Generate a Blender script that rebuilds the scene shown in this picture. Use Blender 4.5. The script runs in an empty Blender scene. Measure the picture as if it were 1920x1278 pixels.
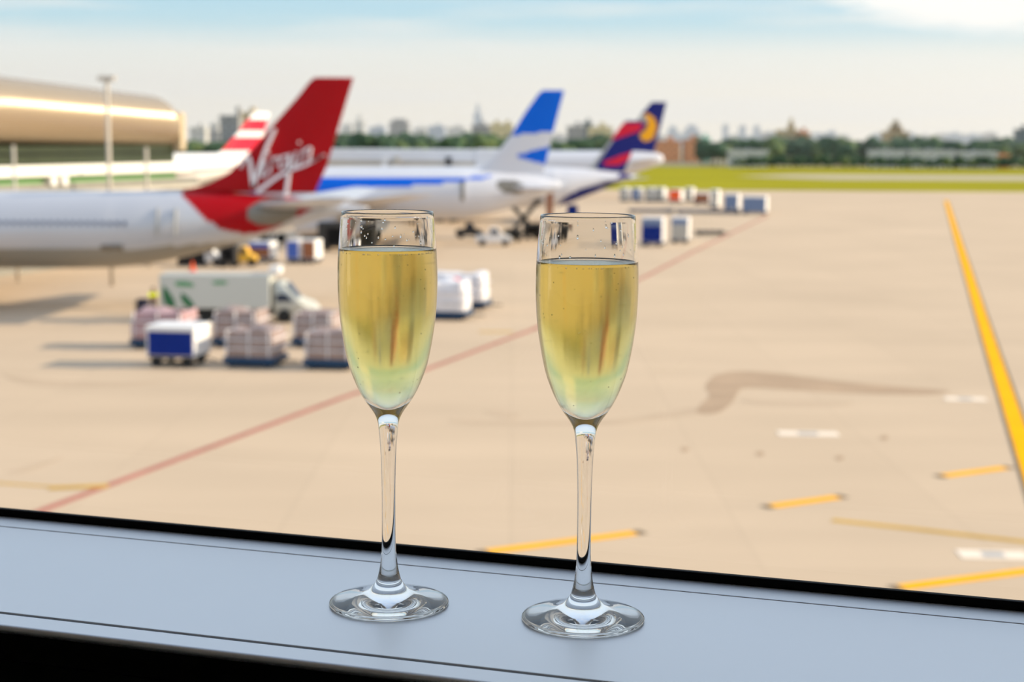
import bpy, bmesh, math, random
from mathutils import Vector, Matrix, noise
PI = math.pi
sc = bpy.context.scene
C = sc.collection

# ---------------------------------------------------------------- camera
CAM_H = 12.7                       # eye height above the apron (upper departure level)
FPX = 2925.0                       # focal length in pixels of the 1920 px frame
PITCH = math.atan(384 / FPX)
ROLL = 0.006
F = Vector((0, math.cos(PITCH), -math.sin(PITCH)))
U0 = Vector((0, math.sin(PITCH), math.cos(PITCH)))
R0 = Vector((1, 0, 0))
RR = R0 * math.cos(ROLL) + U0 * math.sin(ROLL)
UU = U0 * math.cos(ROLL) - R0 * math.sin(ROLL)
CP = Vector((0, 0, CAM_H))
cam_d = bpy.data.cameras.new('camera')
cam = bpy.data.objects.new('camera', cam_d)
C.objects.link(cam)
cam_d.sensor_width = 36
cam_d.lens = FPX / 1920 * 36
cam_d.clip_start = 0.02
cam_d.clip_end = 9000
m3 = Matrix((RR, UU, -F)).transposed()
cam.matrix_world = Matrix.Translation(CP) @ m3.to_4x4()
cam_d.dof.use_dof = True
cam_d.dof.focus_distance = 0.872
cam_d.dof.aperture_fstop = 11.0
cam_d.dof.aperture_blades = 7
sc.camera = cam
sc.view_settings.view_transform = 'Standard'
sc.view_settings.look = 'None'
sc.view_settings.gamma = 1
sc.view_settings.exposure = 0.0
sc.cycles.transmission_bounces = 16
sc.cycles.max_bounces = 20
sc.cycles.transparent_max_bounces = 16
sc.cycles.glossy_bounces = 8

def ray(px, py):
    return F + RR * ((px - 960) / FPX) - UU * ((py - 639) / FPX)
def at(px, py, Y):                 # point of a sight line at ground distance Y
    r = ray(px, py)
    return CP + r * (Y / r.y)
def gnd(px, py, z=0.0):            # point of a sight line on the apron
    r = ray(px, py)
    return CP + r * ((z - CAM_H) / r.z)
def proj(p):
    d = Vector(p) - CP
    k = d.dot(F)
    return (960 + FPX * d.dot(RR) / k, 639 - FPX * d.dot(UU) / k)

# ---------------------------------------------------------------- world
W = bpy.data.worlds.new('sky')
sc.world = W
W.use_nodes = True
nt = W.node_tree
nt.nodes.clear()
def N(t, **k):
    n = nt.nodes.new(t)
    for a, b in k.items():
        setattr(n, a, b)
    return n
L = nt.links.new
tc = N('ShaderNodeTexCoord')
sep = N('ShaderNodeSeparateXYZ')
L(tc.outputs['Generated'], sep.inputs[0])
ramp = N('ShaderNodeValToRGB')
cr = ramp.color_ramp
stops = [(0.0, (1.16, 1.06, .90)), (.03, (1.06, 1.0, .88)), (.052, (.92, .95, .90)), (.070, (.52, .79, .90)), (.098, (.42, .74, .94)),
         (.15, (.95, 1.04, 1.12)), (.20, (.86, 1.0, 1.14)), (.45, (.80, .98, 1.22)), (1.0, (.42, .60, .95))]
while len(cr.elements) < len(stops):
    cr.elements.new(0.5)
for e, (p, c) in zip(cr.elements, stops):
    e.position = p
    e.color = (*c, 1)
L(sep.outputs['Z'], ramp.inputs[0])
# thin cloud bands low in the sky
mp = N('ShaderNodeMapping')
mp.inputs['Scale'].default_value = (1.6, 1.6, 22)
mp.inputs['Location'].default_value = (3.1, 1.2, .35)
L(tc.outputs['Generated'], mp.inputs[0])
no = N('ShaderNodeTexNoise')
no.inputs['Scale'].default_value = 2.4
no.inputs['Detail'].default_value = 7
no.inputs['Roughness'].default_value = .55
L(mp.outputs[0], no.inputs['Vector'])
r2 = N('ShaderNodeValToRGB')
r2.color_ramp.elements[0].position = .47
r2.color_ramp.elements[1].position = .66
L(no.outputs[0], r2.inputs[0])
# one bright cloud bank high on the right of the view
cd = at(1890, -60, 1000) - CP
cd.normalize()
sub = N('ShaderNodeVectorMath', operation='SUBTRACT')
sub.inputs[1].default_value = cd
L(tc.outputs['Generated'], sub.inputs[0])
scl = N('ShaderNodeVectorMath', operation='MULTIPLY')
scl.inputs[1].default_value = (1.0, 1.0, 3.0)
L(sub.outputs[0], scl.inputs[0])
ln = N('ShaderNodeVectorMath', operation='LENGTH')
L(scl.outputs[0], ln.inputs[0])
nb = N('ShaderNodeTexNoise')
nb.inputs['Scale'].default_value = 26
nb.inputs['Detail'].default_value = 5
L(mp.outputs[0], nb.inputs['Vector'])
ad = N('ShaderNodeMath', operation='MULTIPLY_ADD')
ad.inputs[1].default_value = .05
L(nb.outputs[0], ad.inputs[0])
L(ln.outputs['Value'], ad.inputs[2])
bank = N('ShaderNodeMapRange')
bank.inputs['From Min'].default_value = .15
bank.inputs['From Max'].default_value = .115
L(ad.outputs[0], bank.inputs['Value'])
mx = N('ShaderNodeMix', data_type='RGBA')
mx.inputs['B'].default_value = (1.02, .99, .94, 1)
mulc = N('ShaderNodeMath', operation='MULTIPLY')
mulc.inputs[1].default_value = .6
L(r2.outputs[0], mulc.inputs[0])
L(mulc.outputs[0], mx.inputs['Factor'])
L(ramp.outputs[0], mx.inputs['A'])
mx2 = N('ShaderNodeMix', data_type='RGBA')
mx2.inputs['B'].default_value = (1.15, 1.12, 1.08, 1)
L(bank.outputs[0], mx2.inputs['Factor'])
L(mx.outputs['Result'], mx2.inputs['A'])
bg = N('ShaderNodeBackground')
bg.inputs['Strength'].default_value = 1.0
L(mx2.outputs['Result'], bg.inputs['Color'])
wo = N('ShaderNodeOutputWorld')
L(bg.outputs[0], wo.inputs['Surface'])

# ---------------------------------------------------------------- sun (low, from the right)
sd = bpy.data.lights.new('sun', 'SUN')
sd.energy = 7.0
sd.angle = math.radians(.6)
sd.color = (1.0, .84, .62)
so = bpy.data.objects.new('sun', sd)
C.objects.link(so)
SUN_EL, SUN_AZ = math.radians(21), math.radians(3.0)
sv = Vector((math.cos(SUN_EL) * math.cos(SUN_AZ), math.cos(SUN_EL) * math.sin(SUN_AZ), math.sin(SUN_EL)))
so.location = (60, 20, 60)
so.rotation_euler = sv.to_track_quat('Z', 'Y').to_euler()

# ---------------------------------------------------------------- materials
def mat(name, col, rough=.55, metal=0.0, var=.10, scale=3.0, bump=0.0, coat=0.0, spec=.22):
    m = bpy.data.materials.new(name)
    m.use_nodes = True
    t = m.node_tree
    b = t.nodes['Principled BSDF']
    tcn = t.nodes.new('ShaderNodeTexCoord')
    n = t.nodes.new('ShaderNodeTexNoise')
    n.inputs['Scale'].default_value = scale
    n.inputs['Detail'].default_value = 4
    t.links.new(tcn.outputs['Object'], n.inputs['Vector'])
    mr = t.nodes.new('ShaderNodeMapRange')
    mr.inputs['To Min'].default_value = 1 - var
    mr.inputs['To Max'].default_value = 1 + var
    t.links.new(n.outputs[0], mr.inputs['Value'])
    v = t.nodes.new('ShaderNodeVectorMath')
    v.operation = 'SCALE'
    v.inputs[0].default_value = col
    t.links.new(mr.outputs[0], v.inputs['Scale'])
    t.links.new(v.outputs[0], b.inputs['Base Color'])
    b.inputs['Roughness'].default_value = rough
    b.inputs['Metallic'].default_value = metal
    b.inputs['Coat Weight'].default_value = coat
    b.inputs['Specular IOR Level'].default_value = spec
    if bump:
        bp = t.nodes.new('ShaderNodeBump')
        bp.inputs['Strength'].default_value = bump
        t.links.new(n.outputs[0], bp.inputs['Height'])
        t.links.new(bp.outputs[0], b.inputs['Normal'])
    return m
M = {}
def mm(k, *a, **kw):
    M[k] = mat(k, *a, **kw)
mm('plane_white', (.64, .64, .68), .30, 0, .03, .4, coat=.3)
mm('plane_silver', (.52, .53, .57), .30, .15, .03, .4, coat=.3)
mm('belly_shade', (.30, .28, .24), .35, 0, .05, .4)  # underside shade of the nearest fuselage, put into the colour as grey
mm('plane_grey', (.42, .41, .38), .35, 0, .04, .4)
mm('bare_metal', (.22, .20, .17), .45, .5, .15, .6)
mm('fin_red', (.36, .0, .004), .45, 0, .06, .5, spec=.12)
mm('fin_blue', (.0, .12, .66), .45, 0, .06, .5, spec=.12)
mm('fin_navy', (.015, .02, .17), .45, 0, .08, .5, spec=.12)
mm('band_red', (.70, .01, .04), .4, 0, .05, .5)
mm('sun_yellow', (.95, .42, .01), .4, 0, .05, .5)
mm('letter_white', (.82, .78, .80), .5, 0, .02, 1)
mm('dark_glass', (.03, .04, .07), .15, 0, .1, 3)
mm('window_row', (.10, .12, .20), .25, 0, .1, 3)
mm('tyre', (.02, .02, .02), .8, 0, .1, 5)
mm('steel_dark', (.05, .048, .048), .6, .2, .1, 3)
mm('steel', (.5, .5, .5), .4, .6, .1, 3)
mm('white_paint', (.82, .80, .78), .45, 0, .04, 1)
mm('truck_white', (.55, .56, .52), .4, 0, .03, .6)
mm('leaf_green', (.04, .16, .07), .5, 0, .1, 2)
mm('text_green', (.10, .30, .14), .5, 0, .1, 2)
mm('panel_blue', (.004, .022, .20), .55, 0, .12, 1.5, spec=.08)
mm('dolly_blue', (.02, .06, .13), .5, .2, .15, 2)
mm('uld_blue', (.06, .13, .50), .5, 0, .12, 2)
mm('uld_slate', (.16, .22, .36), .5, 0, .12, 2)
mm('wrap_mauve', (.32, .24, .215), .4, 0, .30, 2.2, bump=.5)
mm('wrap_white', (.74, .72, .74), .35, 0, .18, 2.2, bump=.5)
mm('wrap_rose', (.42, .26, .265), .4, 0, .25, 2.2, bump=.5)
mm('hivis', (.85, .98, .0), .8, 0, .05, 8)
mm('skin', (.25, .13, .08), .6, 0, .05, 8)
mm('trousers', (.03, .03, .05), .85, 0, .1, 8)
mm('hair', (.01, .008, .006), .7, 0, .1, 20)
mm('cone_orange', (.9, .12, .03), .5, 0, .05, 5)
mm('tug_yellow', (.85, .50, .06), .4, 0, .05, 2)
mm('brown_box', (.30, .12, .06), .6, 0, .15, 2)
mm('pier_gold', (.50, .38, .25), .27, .62, .05, .25, spec=.5)
mm('pier_rim', (.52, .42, .28), .5, .2, .05, 1)
mm('pier_glass', (.04, .05, .028), .2, 0, .3, .35)
mm('pier_white', (.85, .82, .74), .5, 0, .05, .5)
mm('pier_green', (.16, .36, .12), .3, 0, .25, .3)
mm('pier_grey', (.24, .23, .20), .6, 0, .2, .4)
mm('pier_brown', (.20, .15, .09), .6, 0, .2, .4)
mm('pole_white', (.52, .46, .38), .5, 0, .04, 2)
mm('bridge_white', (.76, .76, .78), .4, 0, .05, .5)
mm('bridge_beige', (.55, .50, .42), .5, 0, .15, .3)
mm('leafage', (.045, .085, .045), .9, 0, .45, .35)
mm('leafage_pale', (.10, .14, .055), .9, 0, .4, .35)
mm('bark', (.10, .07, .05), .9, 0, .2, 2)
mm('sill_paint', (.74, .765, .80), .42, .68, .02, 9, spec=.5)
mm('gasket', (.004, .004, .005), .6, 0, .1, 60, spec=.1)
mm('room_dark', (.006, .006, .006), .8, 0, .1, 3)
mm('room_wall', (.70, .69, .67), .8, 0, .05, 3)
mm('facade', (.70, .68, .64), .5, 0, .05, 3)

def ground_mat(name, col, var, s1, s2, joints=None, jc=.93):
    m = bpy.data.materials.new(name)
    m.use_nodes = True
    t = m.node_tree
    b = t.nodes['Principled BSDF']
    b.inputs['Roughness'].default_value = .85
    b.inputs['Specular IOR Level'].default_value = .05
    tcn = t.nodes.new('ShaderNodeTexCoord')
    prev = None
    for s, st, w in ((s1, (1, 1, 1), var), (s2, (.25, 1.0, 1), var * .8)):
        mpn = t.nodes.new('ShaderNodeMapping')
        mpn.inputs['Scale'].default_value = st
        t.links.new(tcn.outputs['Object'], mpn.inputs[0])
        n = t.nodes.new('ShaderNodeTexNoise')
        n.inputs['Scale'].default_value = s
        n.inputs['Detail'].default_value = 5
        t.links.new(mpn.outputs[0], n.inputs['Vector'])
        mr = t.nodes.new('ShaderNodeMapRange')
        mr.inputs['From Min'].default_value = .3
        mr.inputs['From Max'].default_value = .7
        mr.inputs['To Min'].default_value = 1 - w
        mr.inputs['To Max'].default_value = 1 + w
        t.links.new(n.outputs[0], mr.inputs['Value'])
        if prev is None:
            prev = mr.outputs[0]
        else:
            mu = t.nodes.new('ShaderNodeMath')
            mu.operation = 'MULTIPLY'
            t.links.new(prev, mu.inputs[0])
            t.links.new(mr.outputs[0], mu.inputs[1])
            prev = mu.outputs[0]
    if joints:
        br = t.nodes.new('ShaderNodeTexBrick')
        br.offset = 0
        br.inputs['Color1'].default_value = (1, 1, 1, 1)
        br.inputs['Color2'].default_value = (.965, .965, .965, 1)
        br.inputs['Mortar'].default_value = (jc, jc, jc, 1)
        br.inputs['Scale'].default_value = 1
        br.inputs['Mortar Size'].default_value = .06
        br.inputs['Brick Width'].default_value = joints
        br.inputs['Row Height'].default_value = joints
        t.links.new(tcn.outputs['Object'], br.inputs['Vector'])
        mu = t.nodes.new('ShaderNodeMath')
        mu.operation = 'MULTIPLY'
        t.links.new(prev, mu.inputs[0])
        t.links.new(br.outputs['Color'], mu.inputs[1])
        prev = mu.outputs[0]
    v = t.nodes.new('ShaderNodeVectorMath')
    v.operation = 'SCALE'
    v.inputs[0].default_value = col
    t.links.new(prev, v.inputs['Scale'])
    t.links.new(v.outputs[0], b.inputs['Base Color'])
    return m
t_ = M['pier_gold'].node_tree
wv = t_.nodes.new('ShaderNodeTexWave')
wv.wave_type = 'BANDS'
wv.bands_direction = 'X'
wv.inputs['Scale'].default_value = .8
tc_ = t_.nodes.new('ShaderNodeTexCoord')
t_.links.new(tc_.outputs['Object'], wv.inputs['Vector'])
bp_ = t_.nodes.new('ShaderNodeBump')
bp_.inputs['Strength'].default_value = 1.0
bp_.inputs['Distance'].default_value = .06
t_.links.new(wv.outputs['Fac'], bp_.inputs['Height'])
t_.links.new(bp_.outputs[0], t_.nodes['Principled BSDF'].inputs['Normal'])
M['apron'] = ground_mat('apron', (.585, .445, .31), .05, .06, .25, 7.5)
M['grass'] = ground_mat('grass', (.31, .275, .0), .12, .02, .05)
M['taxi'] = ground_mat('taxi', (.46, .39, .27), .05, .02, .05)
M['field'] = ground_mat('field', (.34, .30, .19), .12, .01, .03)
M['line_yellow'] = ground_mat('line_yellow', (.95, .44, .0), .05, .6, 1.5)
M['line_dark'] = ground_mat('line_dark', (.20, .15, .10), .1, .6, 1.5)
M['line_red'] = ground_mat('line_red', (.44, .17, .13), .12, .2, 1.0)
M['line_worn'] = ground_mat('line_worn', (.56, .33, .06), .12, .4, 1.5)
M['stain'] = ground_mat('stain', (.44, .31, .205), .10, .3, 1.0)
M['stain_pale'] = ground_mat('stain_pale', (.52, .39, .27), .05, .3, 1.0)
M['plate'] = ground_mat('plate', (.85, .72, .58), .05, .6, 1.5)
M['plate_grey'] = ground_mat('plate_grey', (.42, .40, .38), .05, .6, 1.5)

def glass_mat(name, ior, col=(1, 1, 1), absorb=None, dens=0, rough=0.0):
    m = bpy.data.materials.new(name)
    m.use_nodes = True
    t = m.node_tree
    t.nodes.clear()
    g = t.nodes.new('ShaderNodeBsdfGlass')
    g.inputs['IOR'].default_value = ior
    g.inputs['Color'].default_value = (*col, 1)
    g.inputs['Roughness'].default_value = rough
    o = t.nodes.new('ShaderNodeOutputMaterial')
    t.links.new(g.outputs[0], o.inputs['Surface'])
    if absorb:
        a = t.nodes.new('ShaderNodeVolumeAbsorption')
        a.inputs['Color'].default_value = (*absorb, 1)
        a.inputs['Density'].default_value = dens
        t.links.new(a.outputs[0], o.inputs['Volume'])
    return m
M['crystal'] = glass_mat('crystal', 1.52, (.995, .995, .99))
M['wine'] = glass_mat('wine', 1.375, (1, 1, 1), (.985, .865, .0), 28, .16)
M['bubble'] = glass_mat('bubble', .75)
M['droplet'] = glass_mat('droplet', 1.33)
def pane_mat():
    m = bpy.data.materials.new('window_glass')
    m.use_nodes = True
    t = m.node_tree
    t.nodes.clear()
    tr = t.nodes.new('ShaderNodeBsdfTransparent')
    tr.inputs['Color'].default_value = (.985, .99, .985, 1)
    gl = t.nodes.new('ShaderNodeBsdfGlossy')
    gl.inputs['Roughness'].default_value = 0
    lw = t.nodes.new('ShaderNodeLayerWeight')
    pw = t.nodes.new('ShaderNodeMath')
    pw.operation = 'POWER'
    pw.inputs[1].default_value = 5
    t.links.new(lw.outputs['Facing'], pw.inputs[0])
    fr = t.nodes.new('ShaderNodeMath')
    fr.operation = 'MULTIPLY_ADD'
    fr.inputs[1].default_value = .8
    fr.inputs[2].default_value = .02
    t.links.new(pw.outputs[0], fr.inputs[0])
    mix = t.nodes.new('ShaderNodeMixShader')
    o = t.nodes.new('ShaderNodeOutputMaterial')
    t.links.new(fr.outputs[0], mix.inputs[0])
    t.links.new(tr.outputs[0], mix.inputs[1])
    t.links.new(gl.outputs[0], mix.inputs[2])
    t.links.new(mix.outputs[0], o.inputs['Surface'])
    return m
M['window_glass'] = pane_mat()

# ---------------------------------------------------------------- builders
def obj(name, bm, m, parent=None, smooth=False, loc=None):
    me = bpy.data.meshes.new(name)
    bmesh.ops.recalc_face_normals(bm, faces=bm.faces)
    bm.to_mesh(me)
    bm.free()
    for k in (m if isinstance(m, (list, tuple)) else [m]):
        me.materials.append(M[k])
    if smooth:
        for p in me.polygons:
            p.use_smooth = True
    o = bpy.data.objects.new(name, me)
    C.objects.link(o)
    if parent:
        o.parent = parent
    if loc is not None:
        o.location = loc
    return o
def tag(o, label=None, cat=None, group=None, kind=None):
    if label: o['label'] = label
    if cat: o['category'] = cat
    if group: o['group'] = group
    if kind: o['kind'] = kind
    return o
def empty(name, loc, rz=0):
    o = bpy.data.objects.new(name, None)
    o.empty_display_size = .5
    o.location = loc
    o.rotation_euler = (0, 0, rz)
    C.objects.link(o)
    return o
def kids(o):
    return [c for c in bpy.data.objects if c.parent == o]
def copy_tree(o, parent=None):
    c = o.copy()
    C.objects.link(c)
    c.parent = parent
    for ch in kids(o):
        copy_tree(ch, c)
    return c
def bx(bm, x0, x1, y0, y1, z0, z1, mtx=None, bev=0):
    r = bmesh.ops.create_cube(bm, size=1)
    vs = r['verts']
    for v in vs:
        v.co = Vector(((x0 + x1) / 2 + v.co.x * (x1 - x0), (y0 + y1) / 2 + v.co.y * (y1 - y0), (z0 + z1) / 2 + v.co.z * (z1 - z0)))
    if bev:
        es = list({e for v in vs for e in v.link_edges})
        rr = bmesh.ops.bevel(bm, geom=es, offset=bev, segments=2, affect='EDGES', profile=.5)
        vs = list({v for f in rr['faces'] for v in f.verts} | {v for v in vs if v.is_valid})
    if mtx:
        for v in vs:
            v.co = mtx @ v.co
    return vs
def box(x0, x1, y0, y1, z0, z1, bev=0):
    bm = bmesh.new()
    bx(bm, x0, x1, y0, y1, z0, z1, None, bev)
    return bm
def cyl(bm, a, b, r, seg=12, r2=None):
    a, b = Vector(a), Vector(b)
    d = b - a
    q = d.to_track_quat('Z', 'Y').to_matrix().to_4x4()
    bmesh.ops.create_cone(bm, cap_ends=True, segments=seg, radius1=r, radius2=r if r2 is None else r2, depth=d.length,
                          matrix=Matrix.Translation((a + b) / 2) @ q)
    return bm
def loft(bm, rings, close_ends=True):
    vs = [[bm.verts.new(p) for p in r] for r in rings]
    n = len(vs[0])
    for a, b in zip(vs, vs[1:]):
        for i in range(n):
            bm.faces.new((a[i], a[(i + 1) % n], b[(i + 1) % n], b[i]))
    if close_ends:
        bm.faces.new(vs[0])
        bm.faces.new(vs[-1])
    return vs
def prism_y(pts, y0, y1, bm=None):          # outline in x/z, thickness along y
    bm = bm or bmesh.new()
    a = [bm.verts.new((x, y0, z)) for x, z in pts]
    b = [bm.verts.new((x, y1, z)) for x, z in pts]
    n = len(pts)
    bm.faces.new(a)
    bm.faces.new(b)
    for i in range(n):
        bm.faces.new((a[i], a[(i + 1) % n], b[(i + 1) % n], b[i]))
    return bm
def lathe(prof, seg=96, closed=False):
    bm = bmesh.new()
    rings = []
    for r, z in prof:
        if r < 1e-7:
            rings.append([bm.verts.new((0, 0, z))])
        else:
            rings.append([bm.verts.new((r * math.cos(2 * PI * i / seg), r * math.sin(2 * PI * i / seg), z)) for i in range(seg)])
    for a, b in zip(rings, rings[1:]):
        for i in range(seg):
            j = (i + 1) % seg
            if len(a) == 1 and len(b) == 1:
                continue
            if len(a) == 1:
                bm.faces.new((a[0], b[i], b[j]))
            elif len(b) == 1:
                bm.faces.new((a[i], b[0], a[j]))
            else:
                bm.faces.new((a[i], b[i], b[j], a[j]))
    return bm
def interp(tab, x):
    if x <= tab[0][0]: return tab[0][1]
    for (x0, y0), (x1, y1) in zip(tab, tab[1:]):
        if x <= x1:
            return y0 + (y1 - y0) * (x - x0) / (x1 - x0)
    return tab[-1][1]
def smooth_tab(pts, n=8):                   # Catmull-Rom through (a,b) points
    out = []
    P = [pts[0]] + list(pts) + [pts[-1]]
    for i in range(1, len(P) - 2):
        for k in range(n):
            t = k / n
            q = []
            for d in (0, 1):
                p0, p1, p2, p3 = P[i - 1][d], P[i][d], P[i + 1][d], P[i + 2][d]
                q.append(.5 * (2 * p1 + (p2 - p0) * t + (2 * p0 - 5 * p1 + 4 * p2 - p3) * t * t + (3 * p1 - p0 - 3 * p2 + p3) * t ** 3))
            out.append(tuple(q))
    out.append(tuple(pts[-1]))
    return out
def inside(poly, x, y):
    c = False
    n = len(poly)
    for i in range(n):
        x0, y0 = poly[i]
        x1, y1 = poly[(i + 1) % n]
        if (y0 > y) != (y1 > y) and x < (x1 - x0) * (y - y0) / (y1 - y0) + x0:
            c = not c
    return c

# ================================================================ THE WINDOW AND THE ROOM
SILL_Z = CAM_H - .267
WU = Vector((1, -.3205, 0)).normalized()      # along the window, to the right
WN = Vector((-WU.y, WU.x, 0))                # outwards
P0 = Vector((0, .9555, 0))
wmat = Matrix(((WU.x, WN.x, 0, P0.x), (WU.y, WN.y, 0, P0.y), (0, 0, 1, SILL_Z), (0, 0, 0, 1)))
def wbox(name, s0, s1, w0, w1, z0, z1, m, parent=None, bev=0, kind='structure'):
    o = obj(name, box(s0, s1, w0, w1, z0, z1, bev), m)
    o.matrix_world = wmat
    if parent:
        o.parent = parent
    if kind and not parent: o['kind'] = kind
    return o
SL, SRR, TOPZ, FLZ = -6.0, 1.3, 2.3, -.95
wroot = empty('window_1', (0, 0, 0)); wroot['kind'] = 'structure'
wbox('glass_pane', SL, SRR, .005, .015, -.004, TOPZ, 'window_glass', wroot)
gk = wbox('gasket', SL, SRR, 0, .0045, -.012, .0056, 'gasket', wroot, .0008)
wbox('gasket', SL, SRR, .0155, .024, -.012, -.002, 'gasket', wroot)
wbox('gasket', SL, SRR, -.002, .024, TOPZ - .008, TOPZ + .012, 'gasket', wroot)
sill = empty('windowsill', (0, 0, 0)); tag(sill, 'pale grey painted metal windowsill carrying both champagne flutes', None, None, 'structure')
SF = -.207                                   # front edge of the sill
wbox('sill_board', SL, SRR, -.1872, -.0238, -.02, 0.0, 'sill_paint', sill, .0006)
wbox('sill_trim', SL, SRR, -.0233, .0, -.02, .0003, 'sill_paint', sill, .0006)
bm = bmesh.new()
prof = [(-.1908, -.005), (-.1908, 0.0)] + [(SF + .001 - .0025 * math.sin(a), -.0025 + .0025 * math.cos(a)) for a in [k * PI / 16 for k in range(0, 17)]]
a_ = [bm.verts.new((SL, w, z)) for w, z in prof]; b_ = [bm.verts.new((SRR, w, z)) for w, z in prof]
bm.faces.new(a_); bm.faces.new(b_)
for i in range(len(prof)):
    j = (i + 1) % len(prof)
    bm.faces.new((a_[i], a_[j], b_[j], b_[i]))
nose = obj('sill_nosing', bm, 'sill_paint', sill)
nose.matrix_world = wmat
# dark rim below the nosing, wall below, the room
wbox('trim_1', SL, SRR, -.207, .03, -.06, -.0205, 'gasket')
wbox('trim_2', SL, SRR, -.2055, -.1905, -.0205, -.0055, 'gasket')
wbox('wall_front', SL - 1.6, 3.4, -.12, .03, FLZ, -.061, 'room_dark')
w2 = wbox('wall_sun_block_bay', SRR, 3.4, -.12, .03, -.06, TOPZ + .4, 'room_wall')  # solid bay added out of view to stop sun reaching the sill
wbox('wall_pier_left', SL - 1.6, SL, -.12, .03, -.06, TOPZ + .4, 'room_wall')
wbox('wall_header', SL, SRR, -.12, .03, TOPZ + .013, TOPZ + .4, 'room_wall')
wbox('floor', SL - 1.6, 3.4, -6.0, .03, FLZ - .2, FLZ, 'room_dark')
wbox('ceiling', SL - 1.6, 3.4, -6.0, .03, TOPZ + .4, TOPZ + .6, 'room_wall')
wbox('wall_left', SL - 1.8, SL - 1.6, -6.0, .03, FLZ - .2, TOPZ + .6, 'room_wall')
wbox('wall_right', 3.4, 3.6, -6.0, .03, FLZ - .2, TOPZ + .6, 'room_wall')
wbox('wall_back', SL - 1.8, 3.6, -6.2, -6.0, FLZ - .2, TOPZ + .6, 'room_wall')
wbox('wall_sun_blocker', SRR + .02, SRR + .22, .031, 1.9, -1.5, 3.0, 'facade')  # unseen outside fin, added to shade the sill and flutes from the sun
wbox('wall_terminal', SL - 1.8, 3.6, -6.2, .03, -SILL_Z, FLZ - .21, 'facade')

# ================================================================ CHAMPAGNE FLUTES
def flute_profile(gpx, gpy0, Y):
    """outer radius against height, metres, from the silhouette of the left glass"""
    tab = [(396, 86.5), (430, 89.3), (467, 92), (500, 93.2), (530, 93.4), (565, 92), (600, 89), (640, 83), (680, 74.5), (705, 66), (725, 57.5), (742, 48.5),
           (755, 40), (768, 30.5), (778, 24.5), (788, 20.6), (800, 18.6), (825, 16.2), (850, 14.6), (900, 13.1), (950, 12.7), (1000, 12.8), (1030, 13.6),
           (1052, 15.6), (1070, 18.6), (1085, 22.5)]
    out = []
    for y, r in tab:
        p = at(gpx, y, Y)
        out.append((r * (p - CP).dot(F) / FPX, p.z - SILL_Z))
    return out
GL = gnd(729.5, 1131.5, SILL_Z)
GR = gnd(1093, 1160.5, SILL_Z)
PR = flute_profile(730, 0, GL.y)
RIM = PR[0][1]
outer = smooth_tab([(z, r) for r, z in PR], 4)           # (z, r) from rim down
zc = [z for z, r in outer]
INNER_BOT = at(730, 757, GL.y).z - SILL_Z
def r_out(z):
    t = sorted(outer)
    return interp(t, z)
def r_in(z):
    if z <= INNER_BOT: return 0.0
    wall = .00115 + .0009 * max(0, min(1, 1 - (z - INNER_BOT) / .06))
    dz = z - INNER_BOT
    # rounded inner floor
    hc = .019
    k = math.sqrt(max(0, 1 - (1 - dz / hc) ** 2)) if dz < hc else 1.0
    return max(0, (r_out(z) - wall) * k)
foot = [(.0, .0006), (.020, .0004), (.0300, 0.0), (.0335, .0), (.0341, .0006), (.0343, .0013), (.0339, .0021), (.0320, .0027), (.0270, .0036), (.0210, .0048),
        (.0155, .0062), (.0115, .0085), (.0088, .0115)]
prof = list(foot)
zlast = .0115
sh_out = [(r, z) for z, r in sorted(outer) if z > zlast + .0012]
prof += sh_out[:-1]
# rim
rr_, rz_ = sh_out[-1]
prof += [(rr_, rz_ - .0008), (rr_ - .0002, rz_ - .0002), (rr_ - .0005, rz_), (rr_ - .0009, rz_ - .0002), (r_in(rz_ - .0009), rz_ - .0009)]
zi = [rz_ - .003 - k * (rz_ - .003 - INNER_BOT - .016) / 34 for k in range(35)]
zi += [INNER_BOT + .016 * (1 - math.sin(PI / 2 * k / 14)) for k in range(1, 14)]
for z in zi:
    prof.append((r_in(z), z))
prof.append((0, INNER_BOT))
GH = rz_
def champagne(level):
    pts = [(0, INNER_BOT - .00012)]
    zz = sorted([z for z in zi if z < level - .002]) + [level - .0012]
    for z in zz:
        pts.append((r_in(z) + .00014, z - (.0001 if z < INNER_BOT + .01 else 0)))
    ri = r_in(level)
    pts += [(ri + .00014, level + .0004), (ri - .0004, level), (ri - .0015, level - .0005), (ri * .8, level - .0007), (0, level - .0007)]
    return lathe(pts, 128)
def make_flute(loc, rot):
    g = obj('champagne_flute', lathe(prof, 128), 'crystal', None, True)
    g.location = loc
    g.rotation_euler = (0, 0, rot)
    return g
lz = lambda px, py, Y: at(px, py, Y).z - SILL_Z
random.seed(4)
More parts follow.
